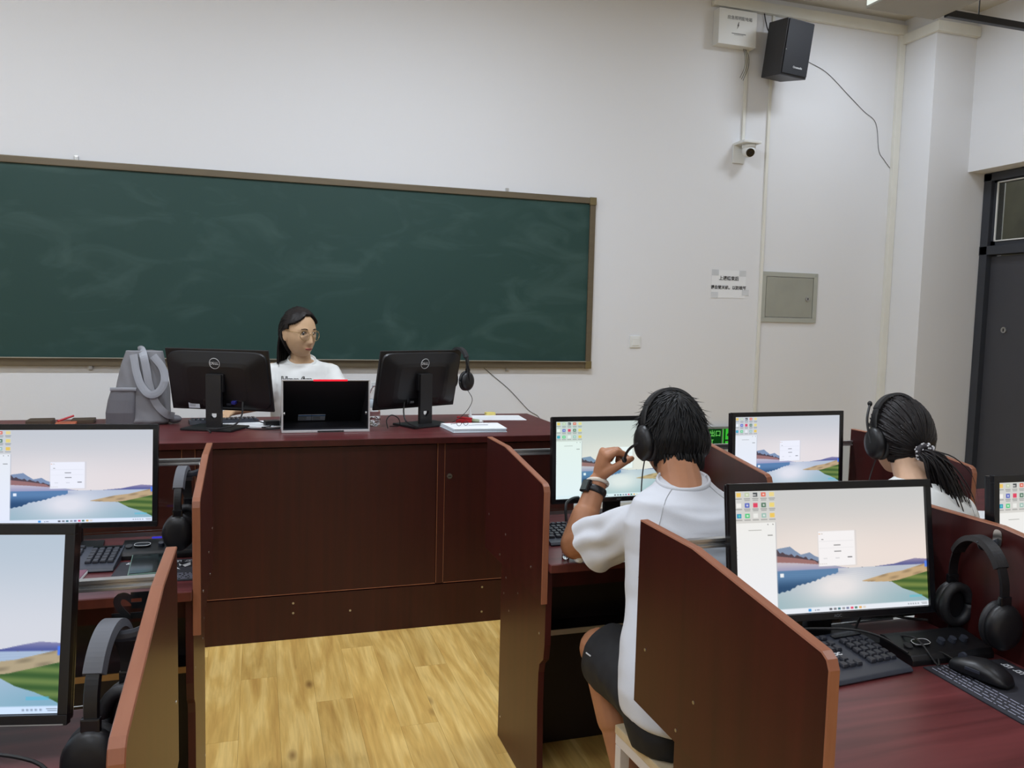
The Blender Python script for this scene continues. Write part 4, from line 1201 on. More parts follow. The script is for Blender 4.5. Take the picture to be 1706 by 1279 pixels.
bm = new_bm(); tube(bm, [(-.115, -.074, .171), (-.058, -.08, .172), (.0, -.074, .171)], .004, 8, flat=(.003, .009), up=(0, 0, 1)); link('pocket_hem', bm, M['strap'], pk)
for nm, pts in (('strap', [(-.018, -.046, .335), (-.010, -.052, .30), (.0, -.062, .25), (.022, -.075, .19), (.06, -.088, .15), (.10, -.085, .16), (.125, -.07, .21), (.115, -.055, .27), (.07, -.045, .33)]),
                ('strap', [(-.012, .03, .35), (.01, -.01, .358), (.03, -.055, .33), (.045, -.066, .26), (.055, -.07, .20), (.085, -.075, .11), (.13, -.07, .055), (.16, -.04, .04)])):
    bm = new_bm(); tube(bm, smooth_path(pts), .01, 8, flat=(.019, .0022), up=(0, -1, .12))
    bmesh.ops.recalc_face_normals(bm, faces=bm.faces)
    link(nm, bm, M['strap'], bg)
bm = new_bm(); ball(bm, (.155, -.01, .022), (.035, .03, .02)); link('strap_end', bm, M['bag_dark'], bg, smooth=True)

def flat(nm, label, cat, loc, rz, w, d, h, m, bev=.001, sub=None):
    t = thing(nm, label, cat, loc, rz)
    link('body', bx((0, 0, h / 2), (w, d, h), bev), m, t)
    return t
flat('wallet', 'dark brown flat case on the far left of the teacher desk', 'case', (-.965, 4.22, TZ), rad(2), .105, .10, .028, M['brown_leather'], .004)
pt = flat('pencil_pouch', 'orange-brown folded pouch on the far left of the teacher desk', 'pouch', (-.855, 4.20, TZ), rad(6), .085, .09, .014, M['orange'], .004)
t = flat('leather_case', 'dark brown folder behind the orange pouch on the teacher desk', 'folder', (-.80, 4.30, TZ), rad(4), .10, .10, .018, M['brown_leather'], .003)
b_ = new_bm(); cyl(b_, (-.03, -.03, .025), (.03, .02, .042), .005, 10); link('pen', b_, M['red'], pt)
t = thing('paper_sheet', 'white sheets lying beside the left monitor base', 'paper', (-.02, 4.10, TZ), rad(12))
link('sheet', bx((0, 0, .001), (.30, .21, .002)), M['paper'], t); link('sheet', bx((-.03, .02, .003), (.29, .2, .0015), mtx=Matrix.Rotation(rad(6), 4, 'Z')), M['paper'], t)
t = thing('power_adapter', 'small black power adapter on the desk left of the console', 'adapter', (.066, 4.07, TZ), rad(10))
link('case', bx((0, 0, .014), (.07, .05, .027), .005), M['black'], t)
wire('adapter_cord', 'thin black cord lying on the desk from papers to console', [(-.05, 3.98, .903), (.0, 3.93, .903), (.05, 3.92, .903), (.10, 3.93, .905)], .0025, M['cable'])
bt = thing('water_bottle', 'clear plastic bottle with white cap between console and right monitor', 'bottle', (.575, 4.16, TZ))
prof = [(.0, .001), (.028, .001), (.032, .01), (.032, .05), (.030, .055), (.032, .06), (.032, .12), (.029, .15), (.015, .175), (.013, .19)]
bm = new_bm(); loft(bm, [((0, 0, z), (max(r, .001), 0, 0), (0, max(r, .001), 0)) for r, z in prof], 24); link('body', bm, M['clear'], bt, smooth=True)
bm = new_bm(); loft(bm, [((0, 0, z), (r, 0, 0), (0, r, 0)) for r, z in ((.033, .075), (.0335, .076), (.0335, .115), (.033, .116))], 24); link('label_band', bm, M['paper_blue'], bt, smooth=True)
bm = new_bm(); cyl(bm, (0, 0, .188), (0, 0, .205), .0155, 18); link('cap', bm, M['white_plastic'], bt)
t = thing('clear_bag', 'crumpled clear plastic wrapper at the foot of the bottle', 'wrapper', (.555, 3.985, TZ))
b_ = new_bm(); ball(b_, (0, 0, .02), (.028, .022, .02), u=20, v=12)
for v_ in b_.verts: v_.co *= 1 + .5 * mnoise.noise(v_.co * 70)
for v_ in b_.verts: v_.co.z = max(v_.co.z, .001)
link('film', b_, M['clear'], t)
# papers and stationery right of the right monitor
t = thing('paper_stack', 'stack of bluish-white papers near the front edge of the teacher desk', 'papers', (1.01, 3.815, TZ), rad(-2))
bm = new_bm(); prism(bm, [(-.145, .11), (.15, .10), (.145, -.115), (-.12, -.12)], 'z', .001, .004, .0005); link('bottom_folder', bm, M['paper_blue'], t)
for k in range(5):
    bm = new_bm(); prism(bm, [(-.142, .108), (.15, .098), (.142, -.108), (-.118, -.112)], 'z', .0045 + k * .003, .0065 + k * .003, .0004)
    link('sheet', bm, M['paper'] if k % 2 == 0 else M['paper_blue'], t, mtx=Matrix.Rotation(rad((-1) ** k * .8), 4, 'Z') @ T(.001 * k, -.002 * (k % 2), 0))
b_ = new_bm(); tube(b_, smooth_path([(-.02, .0, .021), (.03, .01, .021), (.08, .005, .021)]), .0012, 4); link('pencil_stroke', b_, M['ink_grey'], t)
t = thing('eyeglasses', 'thin black wire eyeglasses on the paper stack', 'eyeglasses', (.955, 3.80, TZ + .02), rad(20))
bm = new_bm()
for s in (-1, 1): tube(bm, [(s * .02 + .013 * math.cos(a), 0.0, .012 + .010 * math.sin(a)) for a in [2 * PI * k / 18 for k in range(19)]], .0012, 5)
tube(bm, [(-.007, 0, .014), (.007, 0, .014)], .0012, 5)
for s in (-1, 1): tube(bm, [(s * .033, 0, .014), (s * .034, .05, .006), (s * .03, .055, .003)], .0012, 5)
link('frame', bm, M['ink'], t)
t = thing('paper_sheet', 'white sheet lying near the right end of the teacher desk', 'paper', (1.26, 4.24, TZ), rad(-6))
link('sheet', bx((0, 0, .001), (.29, .21, .002)), M['paper'], t)
t = thing('paper_cone', 'white curled paper corner standing beside the sheet', 'paper', (1.10, 4.20, TZ))
b_ = new_bm(); loft(b_, [((0, 0, .001), (.012, 0, 0), (0, .010, 0)), ((-.002, 0, .03), (.006, 0, 0), (0, .005, 0)), ((-.006, 0, .07), (.001, 0, 0), (0, .001, 0))], 10); link('sheet', b_, M['paper'], t)
flat('sponge', 'small yellow sponge behind the sheet on the teacher desk', 'sponge', (1.255, 4.36, TZ), rad(5), .055, .035, .018, M['yellow'], .004)
t = flat('red_stapler', 'dark red stapler beside the right monitor base', 'stapler', (1.03, 4.06, TZ), rad(-30), .085, .028, .02, M['red'], .005)
link('arm', bx((0, 0, .026), (.08, .022, .010), .004, mtx=Matrix.Rotation(rad(4), 4, 'Y')), M['red'], t)
t = thing('red_marker', 'thin red marker lying in front of the stapler', 'pen', (.955, 3.97, TZ), rad(-8))
b_ = new_bm(); cyl(b_, (-.05, 0, .007), (.03, 0, .007), .0065, 12); link('barrel', b_, M['red'], t)
b_ = new_bm(); cyl(b_, (.03, 0, .007), (.06, 0, .007), .007, 12); link('cap', b_, mat('pink_cap', rgb(190, 90, 96), .4), t)
t = thing('glue_bottle', 'small sage green bottle lying right of the stapler', 'bottle', (1.085, 4.03, TZ), rad(-50))
b_ = new_bm(); loft(b_, [((-.035, 0, .012), (0, .004, 0), (0, 0, .004)), ((-.033, 0, .012), (0, .012, 0), (0, 0, .011)), ((.015, 0, .012), (0, .012, 0), (0, 0, .011)), ((.025, 0, .012), (0, .006, 0), (0, 0, .006))], 16); link('body', b_, M['green'], t, smooth=True)
b_ = new_bm(); cyl(b_, (.025, 0, .012), (.042, 0, .012), .007, 12); link('cap', b_, M['white_plastic'], t)
t = thing('desk_keyboard', 'black keyboard under the teacher\'s right hand, seen below the monitor', 'keyboard', (-.16, 4.22, TZ), rad(8))
bm = new_bm(); prism(bm, [(-.06, 0), (.06, 0), (.058, .012), (-.055, .020)], 'x', -.16, .16, .002); link('case', bm, M['kb'], t)
for r_ in range(4):
    for c_ in range(15):
        k = bpy.data.objects.new('key', KEY); COL.objects.link(k); k.parent = t; k.location = (-.143 + c_ * .0204, -.042 + r_ * .026, .0185 - r_ * .0018); k.scale = (1.05, 1.2, 1)

# ------------------------------------------------------------------ people
def head_mesh(U=64, V=48):
    """head in its own frame: y forward, z up, eyes at z = 0, chin at -.115, crown at +.115"""
    bm = new_bm()
    rows = []
    for i in range(V + 1):
        th = PI * i / V
        row = []
        for j in range(U):
            ph = 2 * PI * j / U
            d = Vector((math.sin(th) * math.sin(ph), math.sin(th) * math.cos(ph), math.cos(th)))
            p = Vector((d.x * .076, d.y * .096, d.z * .115))
            if p.z < -.015:
                t = min(1, (-.015 - p.z) / .10)
                p.x *= 1 - .30 * t ** 1.3
                if p.y < 0: p.y *= 1 - .45 * t
                else: p.y = p.y * (1 - .10 * t) + .058 * t * t * max(0, d.y) ** .5
                if d.y > 0: p.x *= 1 + .25 * t * (1 - abs(d.z)) 
            if p.y > .062:
                p.y = .062 + (p.y - .062) * .72
            if p.y > 0:
                f = max(0, min(1, p.y / .05))
                g = lambda x0, z0, sx, sz: math.exp(-((p.x - x0) / sx) ** 2 - ((p.z - z0) / sz) ** 2)
                # nose
                if -.062 < p.z < .02:
                    k = (.02 - p.z) / .062
                    a = .024 * k ** 1.2 if p.z > -.042 else .024 * (max(0, (p.z + .062)) / .020) ** .8
                    w = .009 + .006 * max(0, k)
                    p.y += f * a * math.exp(-(p.x / w) ** 2)
                for s in (-1, 1):
                    p.y -= f * .0085 * g(s * .031, .001, .017, .012)
                    p.y += f * .004 * g(s * .030, .022, .022, .008)
                    p.y += f * .003 * g(s * .045, -.035, .02, .02)
                p.y += f * .006 * (g(0, -.068, .024, .006) + 1.05 * g(0, -.080, .021, .006))
                p.y -= f * .003 * g(0, -.0735, .024, .0022)
                p.y += f * .007 * g(0, -.104, .018, .012)
            row.append(p)
        rows.append(row)
    top = bm.verts.new(rows[0][0]); bot = bm.verts.new(rows[V][0])
    vs = [[bm.verts.new(p) for p in row] for row in rows[1:V]]
    for j in range(U):
        bm.faces.new((top, vs[0][(j + 1) % U], vs[0][j])); bm.faces.new((bot, vs[-1][j], vs[-1][(j + 1) % U]))
        for i in range(len(vs) - 1):
            bm.faces.new((vs[i][j], vs[i][(j + 1) % U], vs[i + 1][(j + 1) % U], vs[i + 1][j]))
    for s in (-1, 1):     # ears
        ball(bm, (s * .0745, -.006, -.012), (.010, .019, .031), Matrix.Rotation(s * rad(20), 3, 'Z'), 14, 10)
        ball(bm, (s * .078, -.010, .0), (.009, .015, .020), Matrix.Rotation(s * rad(25), 3, 'Z'), 14, 10)
    bmesh.ops.recalc_face_normals(bm, faces=bm.faces)
    return bm
def head_frame(c, yaw, pitch=0.0, roll=0.0, s=1.0):
    """yaw 0 faces +Y; positive turns to -X"""
    return Matrix.Translation(c) @ Matrix.Rotation(yaw, 4, 'Z') @ Matrix.Rotation(pitch, 4, 'X') @ Matrix.Rotation(roll, 4, 'Y') @ Matrix.Scale(s, 4)
def add_mesh(bm, other, mtx=None):
    if mtx is not None: bmesh.ops.transform(other, matrix=mtx, verts=other.verts)
    me = bpy.data.meshes.new('t'); other.to_mesh(me); other.free(); bm.from_mesh(me); bpy.data.meshes.remove(me)
def scalp(d, grow=0.0):
    p = Vector((d.x * (.076 + grow), d.y * (.096 + grow), d.z * (.115 + grow)))
    if p.z < -.015:
        t = min(1, (-.015 - p.z) / .10)
        p.x *= 1 - .22 * t
        if p.y < 0: p.y *= 1 - .30 * t
    return p
def cap_shell(bm, grow, keep, U=56, V=36, bumps=.002, seed=0.0):
    """closed hair cap: outer surface over the kept directions, inner one just inside the head"""
    grid = {}
    for i in range(V + 1):
        th = PI * i / V
        for j in range(U):
            ph = 2 * PI * j / U
            d = Vector((math.sin(th) * math.sin(ph), math.sin(th) * math.cos(ph), math.cos(th)))
            grid[i, j] = d
    outer, inner = {}, {}
    def gv(i, j):
        j %= U
        if (i, j) not in outer:
            d = grid[i, j]
            n = mnoise.noise(Vector((d.x * 7 + seed, d.y * 7, d.z * 3))) + .5 * mnoise.noise(Vector((d.x * 22, d.y * 22 + seed, d.z * 5)))
            outer[i, j] = bm.verts.new(scalp(d, grow + bumps * n))
            inner[i, j] = bm.verts.new(scalp(d, -.006))
        return (i, j)
    faces = []
    ks = set()
    for i in range(V):
        for j in range(U):
            d = (grid[i, j] + grid[i + 1, j] + grid[i + 1, (j + 1) % U] + grid[i, (j + 1) % U]).normalized()
            if keep(d): ks.add((i, j))
    for i, j in ks:
        q = [gv(i, j), gv(i + 1, j), gv(i + 1, j + 1), gv(i, j + 1)]
        q = list(dict.fromkeys(q))
        try:
            bm.faces.new([outer[k] for k in q]); bm.faces.new([inner[k] for k in q[::-1]])
        except ValueError: pass
        for (a, b), nb in ((((i, j), (i + 1, j)), (i, (j - 1) % U)), (((i + 1, j), (i + 1, j + 1)), (i + 1, j)), (((i + 1, j + 1), (i, j + 1)), (i, (j + 1) % U)), (((i, j + 1), (i, j)), (i - 1, j))):
            if nb not in ks:
                a = gv(*a); b = gv(*b)
                try: bm.faces.new((outer[b], outer[a], inner[a], inner[b]))
                except ValueError: pass
    bmesh.ops.remove_doubles(bm, verts=bm.verts, dist=1e-6)
    bmesh.ops.recalc_face_normals(bm, faces=bm.faces)
def lock(bm, pts, w, th=.35, taper=.15, seg=5, n=4):
    P = smooth_path(pts, n)
    N = len(P)
    rings = []
    for i, p in enumerate(P):
        t = (P[min(i + 1, N - 1)] - P[max(i - 1, 0)]).normalized()
        o = Vector((p.x, p.y, 0))
        if o.length < .01: o = Vector((0, 0, 1))
        u = t.cross(o).normalized() if t.cross(o).length > 1e-5 else frame_of(t)[0]
        v = t.cross(u).normalized()
        k = i / (N - 1)
        f = (1 - k ** 2.2) * (1 - taper) + taper * .3
        rings.append([bm.verts.new(p + u * math.cos(2 * PI * j / seg) * w * f + v * math.sin(2 * PI * j / seg) * w * th * f) for j in range(seg)])
    for i in range(N - 1):
        for j in range(seg):
            bm.faces.new((rings[i][j], rings[i][(j + 1) % seg], rings[i + 1][(j + 1) % seg], rings[i + 1][j]))
    bm.faces.new(rings[0][::-1]); bm.faces.new(rings[-1])
def hand(bm, wrist, fwd, palm_n, thumb_side, curl, scale=1.0, spread=.004, fat=1.0):
    """palm with five separate fingers; palm_n: the way the palm faces; thumb_side: towards the thumb; curl: bend per joint in radians"""
    f = Vector(fwd).normalized(); n = Vector(palm_n); n = (n - f * n.dot(f)).normalized(); s = Vector(thumb_side); s = (s - f * s.dot(f) - n * s.dot(n)).normalized()
    w = Vector(wrist)
    L = scale
    loft(bm, [(w - f * .01 * L, s * .024 * L, n * .017 * L), (w + f * .02 * L, s * .030 * L, n * .016 * L * fat), (w + f * .05 * L, s * .037 * L, n * .015 * L * fat), (w + f * .082 * L, s * .038 * L, n * .012 * L * fat), (w + f * .09 * L, s * .034 * L, n * .009 * L * fat)], 18, 2.6)
    tips = []
    for k, (off, l, r) in enumerate(((.030, .072, .0086), (.011, .080, .009), (-.009, .074, .0086), (-.028, .058, .0076))):
        p = w + f * (.084 if k in (1, 2) else .078) * L + s * off * L
        a = 0.0
        d0 = (f + s * spread * (1.5 - k) * 8).normalized()
        for q, seglen in enumerate((.45, .31, .24)):
            a += curl[k] if not hasattr(curl[k], '__len__') else curl[k][q]
            d = d0 * math.cos(a) + n * math.sin(a)
            e = p + d * l * seglen * L
            limb(bm, p, e, r * L * fat * (1 - .08 * q), r * L * fat * (.94 - .1 * q), 10)
            p = e
        tips.append(p)
    return f, n, s, tips
def face_parts(root, hm, org, skin, eyes=True):
    for s in (-1, 1):
        b = new_bm(); ball(b, (s * .031, .0635, .001), (.0125, .0125, .0085), u=16, v=12)
        e = link('eyeball', b, M['eye'], root, org=org, mtx=hm, smooth=True)
        b = new_bm(); ball(b, (s * .031 + .002, .0725, .0005), (.0056, .004, .0056), u=14, v=8)
        link('iris', b, M['iris'], e, org=org, mtx=hm, smooth=True)
        b = new_bm(); tube(b, smooth_path([(s * .017, .077, .006), (s * .031, .0785, .0095), (s * .046, .070, .006)]), .0018, 6, flat=(.0022, .0035), up=(0, 1, 0)); link('upper_eyelid', b, M['iris'], e, org=org, mtx=hm)
        b = new_bm(); tube(b, smooth_path([(s * .015, .0835, .0215), (s * .030, .0845, .027), (s * .048, .073, .024)]), .002, 6, flat=(.0028, .0022), up=(0, 1, 0), r_end=.5); link('eyebrow', b, M['hair_t'], root, org=org, mtx=hm)
    b = new_bm()
    tube(b, smooth_path([(-.020, .079, -.0722), (-.008, .0875, -.0702), (0, .0875, -.0708), (.008, .0875, -.0702), (.020, .079, -.0722)]), .003, 8, flat=(.0025, .0028), up=(0, 1, 0))
    tube(b, smooth_path([(-.018, .079, -.0745), (0, .0875, -.0772), (.018, .079, -.0745)]), .004, 8, flat=(.0028, .0034), up=(0, 1, 0))
    link('lips', b, M['lip'], root, org=org, mtx=hm, smooth=True)
    b = new_bm(); tube(b, smooth_path([(-.019, .081, -.0733), (0, .0898, -.0738), (.019, .081, -.0733)]), .0009, 5); link('mouth_line', b, mat('mouth_dark', rgb(96, 50, 44), .6), root, org=org, mtx=hm)

def cloth_noise(amp, freq, seed, along=(1, 1, 1)):
    def fn(co, no):
        return np.array([amp * (mnoise.noise(Vector((p[0] * freq * along[0] + seed, p[1] * freq * along[1], p[2] * freq * along[2]))) + .5 * mnoise.noise(Vector((p[0] * freq * 2.3 * along[0], p[1] * freq * 2.3 * along[1] + seed, p[2] * freq * 2.3 * along[2])))) for p in co])
    return fn
def cut_end(me, p, n, radius):
    """open a sleeve or trouser leg: remove what lies beyond the plane through p within radius"""
    bm = bmesh.new(); bm.from_mesh(me)
    p, n = Vector(p), Vector(n).normalized()
    fs = [f for f in bm.faces if (f.calc_center_median() - p).length < radius]
    g = set(fs)
    for f in fs: g.update(f.edges); g.update(f.verts)
    bmesh.ops.bisect_plane(bm, geom=list(g), plane_co=p, plane_no=n)
    def inside(c):
        d = c - p
        return d.length < radius and d.dot(n) > 1e-5 and (d - n * d.dot(n)).length < radius * .86
    kill = [f for f in bm.faces if inside(f.calc_center_median())]
    bmesh.ops.delete(bm, geom=kill, context='FACES')
    bm.to_mesh(me); bm.free(); me.update()
    return me
def stool(loc, rz, label, h=.45):
    t = thing('stool', label, 'stool', loc, rz, group='white steel stools with pale wooden seats')
    link('seat', bx((0, 0, h - .011), (.34, .25, .022), .004), M['seat_wood'], t)
    bm = new_bm()
    for sx in (-1, 1): box(bm, (sx * .155, 0, h - .036), (.025, .25, .026), .002)
    for sy in (-1, 1): box(bm, (0, sy * .11, h - .036), (.30, .025, .026), .002)
    link('seat_frame', bm, M['white_metal'], t)
    for sx in (-1, 1):
        for sy in (-1, 1):
            link('leg', bx((sx * .155, sy * .11, (h - .05) / 2), (.026, .026, h - .05), .002), M['white_metal'], t)
        link('foot_rail', bx((sx * .155, 0, .10), (.02, .20, .02), .002), M['white_metal'], t)
    return t
from mathutils.bvhtree import BVHTree
def bvh_of(o):
    me = o.data
    return BVHTree.FromPolygons([tuple(v.co + Vector(0 * np.zeros(3))) for v in me.vertices], [tuple(p.vertices) for p in me.polygons])
def wrap_to(me, bvh, direction, lift=.001):
    """push a flat mesh along `direction` onto the surface in bvh"""
    d = Vector(direction)
    for v in me.vertices:
        hit = bvh.ray_cast(v.co, d)
        if hit[0] is not None:
            v.co = hit[0] - d * lift
def flow_locks(bm, crown, n, keep, ang, grow, w, seed, jit=.35, away=True, flick=.006):
    rng = random.Random(seed)
    c = Vector(crown).normalized()
    k = 0
    while k < n:
        d = Vector((rng.gauss(0, 1), rng.gauss(0, 1), rng.gauss(0, 1))).normalized()
        if not keep(d): continue
        k += 1
        ax = c.cross(d)
        if ax.length < .05: ax = Vector((rng.uniform(-1, 1), rng.uniform(-1, 1), 0))
        ax.normalize()
        ax = (ax + Vector((rng.uniform(-1, 1), rng.uniform(-1, 1), rng.uniform(-1, 1))) * jit).normalized()
        a = rad(ang * rng.uniform(.6, 1.25)) * (1 if away else -1)
        pts = []
        for q in range(4):
            dd = Matrix.Rotation(a * q / 3, 3, ax) @ d
            g = grow * (.55 + .5 * q / 3) + (flick * rng.random() if q == 3 else 0) + .002 * rng.random()
            pts.append(scalp(dd, g))
        lock(bm, pts, w * rng.uniform(.7, 1.3))

# ---- the teacher
TO = (.23, 4.54, 0)
tch = thing('person', 'woman with long dark hair, round glasses and white T-shirt behind the teacher desk', 'person', TO, group='people in the classroom')
hm = head_frame((.212, 4.47, 1.345), rad(180 + 37), rad(-4), rad(0), 1.07)
bm = head_mesh(72, 56)
bmesh.ops.transform(bm, matrix=hm, verts=bm.verts)
limb(bm, (.216, 4.50, 1.29), (.228, 4.525, 1.17), .050, .055)
loft(bm, [((.228, 4.52, 1.20), (.06, 0, 0), (0, .05, 0)), ((.228, 4.53, 1.15), (.14, 0, 0), (0, .065, 0)), ((.226, 4.53, 1.0), (.15, 0, 0), (0, .09, 0)), ((.226, 4.54, .8), (.14, 0, 0), (0, .09, 0)), ((.228, 4.56, .62), (.15, 0, 0), (0, .10, 0))], 28)
for s, el, wr in ((-1, (.0, 4.44, .965), (-.125, 4.335, .945)), (1, (.455, 4.42, .965), (.36, 4.27, .94))):
    sh = (.228 + s * .15, 4.53, 1.135)
    limb(bm, sh, el, .046, .038); limb(bm, el, wr, .037, .026)
    th = (.228 + s * .08, 4.60, .64); kn = (.228 + s * .10, 4.72, .62) if False else (.228 + s * .09, 4.30, .63)
    limb(bm, th, kn, .078, .058); limb(bm, kn, (.228 + s * .09, 4.34, .14), .055, .036); limb(bm, (.228 + s * .09, 4.36, .07), (.228 + s * .09, 4.22, .05), .034, .03)
    limb(bm, (.228 + s * .09, 4.34, .14), (.228 + s * .09, 4.36, .07), .036, .034)
    d = Vector(wr) - Vector(el)
    hand(bm, Vector(wr), (d.x * .5, d.y, -.03), (0, 0, -1), (-s, 0, 0), (.32, .30, .30, .34), .92)
body = link('body', shift(skinned(bm, .0038, 2, .4), TO), M['skin_t'], tch, smooth=True)
face_parts(tch, hm, TO, M['skin_t'])
bm = new_bm()
def tkeep(d):
    if d.y < -.22: return d.z > -.86
    hz = .76 - .58 * max(0, abs(d.x) - .20)
    return d.z > hz or (d.y < .12 and d.z > .16)
cap_shell(bm, .015, tkeep, 132, 92, .0016, 2.0)
flow_locks(bm, (0.1, .72, .68), 220, lambda d: tkeep(d) and d.z > .1 and d.y < .28, 30, .016, .005, 3, .10, True, .002)
rng = random.Random(9)
for k in range(120):
    a = rng.uniform(-1.15, 1.15)
    sx = math.sin(a) * .079; y = -math.cos(a) * .078 - .012
    top = Vector((sx, y, rng.uniform(.0, .07)))
    end = Vector((sx * (1.0 + .12 * rng.random()), y + rng.uniform(-.02, .01) * .6, -.185 - .05 * rng.random()))
    mid = (top + end) / 2 + Vector((0, -.012, 0))
    lock(bm, [top, mid, end], .0085 * rng.uniform(.7, 1.2), .4, .3)
link('hair', bm, M['hair_t'], tch, org=TO, mtx=hm, smooth=True)
bm = new_bm()
for s in (-1, 1):
    tube(bm, [(s * .0345 + .0255 * math.cos(a), .0925 - .010 * (math.cos(a) * s > 0) * abs(math.cos(a)), -.006 + .0245 * math.sin(a)) for a in [2 * PI * k / 36 for k in range(37)]], .0013, 6)
    tube(bm, smooth_path([(s * .060, .082, .006), (s * .072, .06, .008), (s * .080, .0, .010), (s * .078, -.02, -.005)]), .0014, 6)
tube(bm, smooth_path([(-.009, .093, -.002), (0, .096, .003), (.009, .093, -.002)]), .0012, 6)
gl = link('eyeglasses', bm, M['gold'], tch, org=TO, mtx=hm)
for s in (-1, 1):
    bm = new_bm(); cyl(bm, (s * .0345, .0885, -.006), (s * .0345, .0892, -.006), .0235, 28); link('lens', bm, M['lens'], gl, org=TO, mtx=hm)
bm = new_bm()
loft(bm, [((.230, 4.510, 1.196), (.074, 0, 0), (0, .062, .028)), ((.229, 4.515, 1.186), (.095, 0, 0), (0, .069, .018)), ((.228, 4.522, 1.178), (.148, 0, 0), (0, .076, 0)), ((.228, 4.525, 1.14), (.172, 0, 0), (0, .095, 0)), ((.228, 4.525, 1.08), (.168, 0, 0), (0, .112, 0)), ((.227, 4.53, .98), (.163, 0, 0), (0, .112, 0)), ((.227, 4.54, .80), (.158, 0, 0), (0, .112, 0)), ((.228, 4.55, .66), (.168, 0, 0), (0, .122, 0))], 36)
for s, el in ((-1, (.012, 4.455, 1.005)), (1, (.442, 4.44, 1.005))):
    a, b = Vector((.228 + s * .145, 4.525, 1.135)), Vector(el)
    t_ = (b - a).normalized(); u, v = frame_of(t_)
    loft(bm, [(a - t_ * .03, u * .035, v * .035), (a, u * .062, v * .062), (b - t_ * .03, u * .062, v * .062), (b, u * .066, v * .066)], 20)
me = skinned(bm, .007, 4, .5)
displace(me, cloth_noise(.006, 11, 4.0, (1, 1, .8)))
for s, el in ((-1, (.012, 4.455, 1.005)), (1, (.442, 4.44, 1.005))):
    a, b = Vector((.228 + s * .145, 4.525, 1.135)), Vector(el)
    cut_end(me, a + (b - a) * .93, b - a, .088)
sh_t = link('t_shirt', shift(me, TO), M['shirt_t'], tch, smooth=True)
bm = new_bm(); tube(bm, [(.230 + .073 * math.cos(a), 4.510 + .063 * math.sin(a), 1.195 + .028 * math.sin(a)) for a in [2 * PI * k / 36 for k in range(37)]], .006, 8, flat=(.0045, .010), up=(0, 0, 1))
link('collar', bm, M['shirt_t'], sh_t, org=TO, smooth=True)
bv = bvh_of(sh_t)
def shirt_text(body_, size, x, z, bold):
    o = text(body_, size, M['ink'], sh_t, 'lettering', T(x - TO[0], -.6, z) @ FRONT, bold=bold)
    wrap_to(o.data, bv, (0, 1, 0), .0012)
    return o
shirt_text('Have fun', .044, .200, 1.094, .0032)
lt = text('Have fun', .044, M['shirt_t'], sh_t, 'lettering_fill', T(.200 - TO[0], -.6, 1.094) @ FRONT, bold=-.0004)
wrap_to(lt.data, bv, (0, 1, 0), .0022)
bm = new_bm()
for s in (-1, 1):
    limb(bm, (.228 + s * .08, 4.60, .64), (.228 + s * .09, 4.30, .63), .092, .07); limb(bm, (.228 + s * .09, 4.30, .63), (.228 + s * .09, 4.34, .16), .068, .055)
ball(bm, (.228, 4.59, .65), (.165, .12, .09))
link('trousers', shift(skinned(bm, .01, 3, .5), TO), M['shorts'], tch, smooth=True)
stool((.228, 4.60, 0), 0, 'white stool under the woman behind the teacher desk', .545)

# ---- the boy
BO = (1.0, 1.66, 0)
boy = thing('person', 'boy with black hair, white T-shirt and black shorts seen from behind, hand at headset', 'person', BO, group='people in the classroom')
bm = head_mesh(56, 44)
hb_ = head_frame((1.108, 2.00, 1.130), rad(4), rad(-10), rad(0), 1.0)
bmesh.ops.transform(bm, matrix=hb_, verts=bm.verts)
limb(bm, (1.105, 1.975, 1.085), (1.085, 1.885, .985), .054, .060)
loft(bm, [((1.085, 1.88, 1.005), (.07, 0, 0), (0, .055, 0)), ((1.095, 1.87, .965), (.15, 0, 0), (0, .075, 0)), ((1.10, 1.85, .90), (.175, 0, 0), (0, .09, 0)), ((1.085, 1.80, .78), (.155, 0, 0), (0, .095, 0)), ((1.03, 1.72, .64), (.140, 0, 0), (0, .09, 0)), ((1.0, 1.66, .53), (.155, 0, 0), (0, .10, 0)), ((.99, 1.64, .47), (.13, 0, 0), (0, .10, 0))], 28)
EL, WR = Vector((.882, 2.135, .800)), Vector((.972, 2.195, .968))
limb(bm, (.985, 1.878, .915), EL, .046, .043); limb(bm, EL, WR, .044, .0285); limb(bm, EL, EL + (WR - EL) * .45, .045, .042)
REL, RWR = Vector((1.35, 2.09, .80)), Vector((1.27, 2.27, .785))
limb(bm, (1.255, 1.885, .935), REL, .052, .043); limb(bm, REL, RWR, .043, .028)
hand(bm, RWR, (-.25, 1, -.02), (0, 0, -1), (-1, .2, 0), (.22, .22, .24, .28), .95)
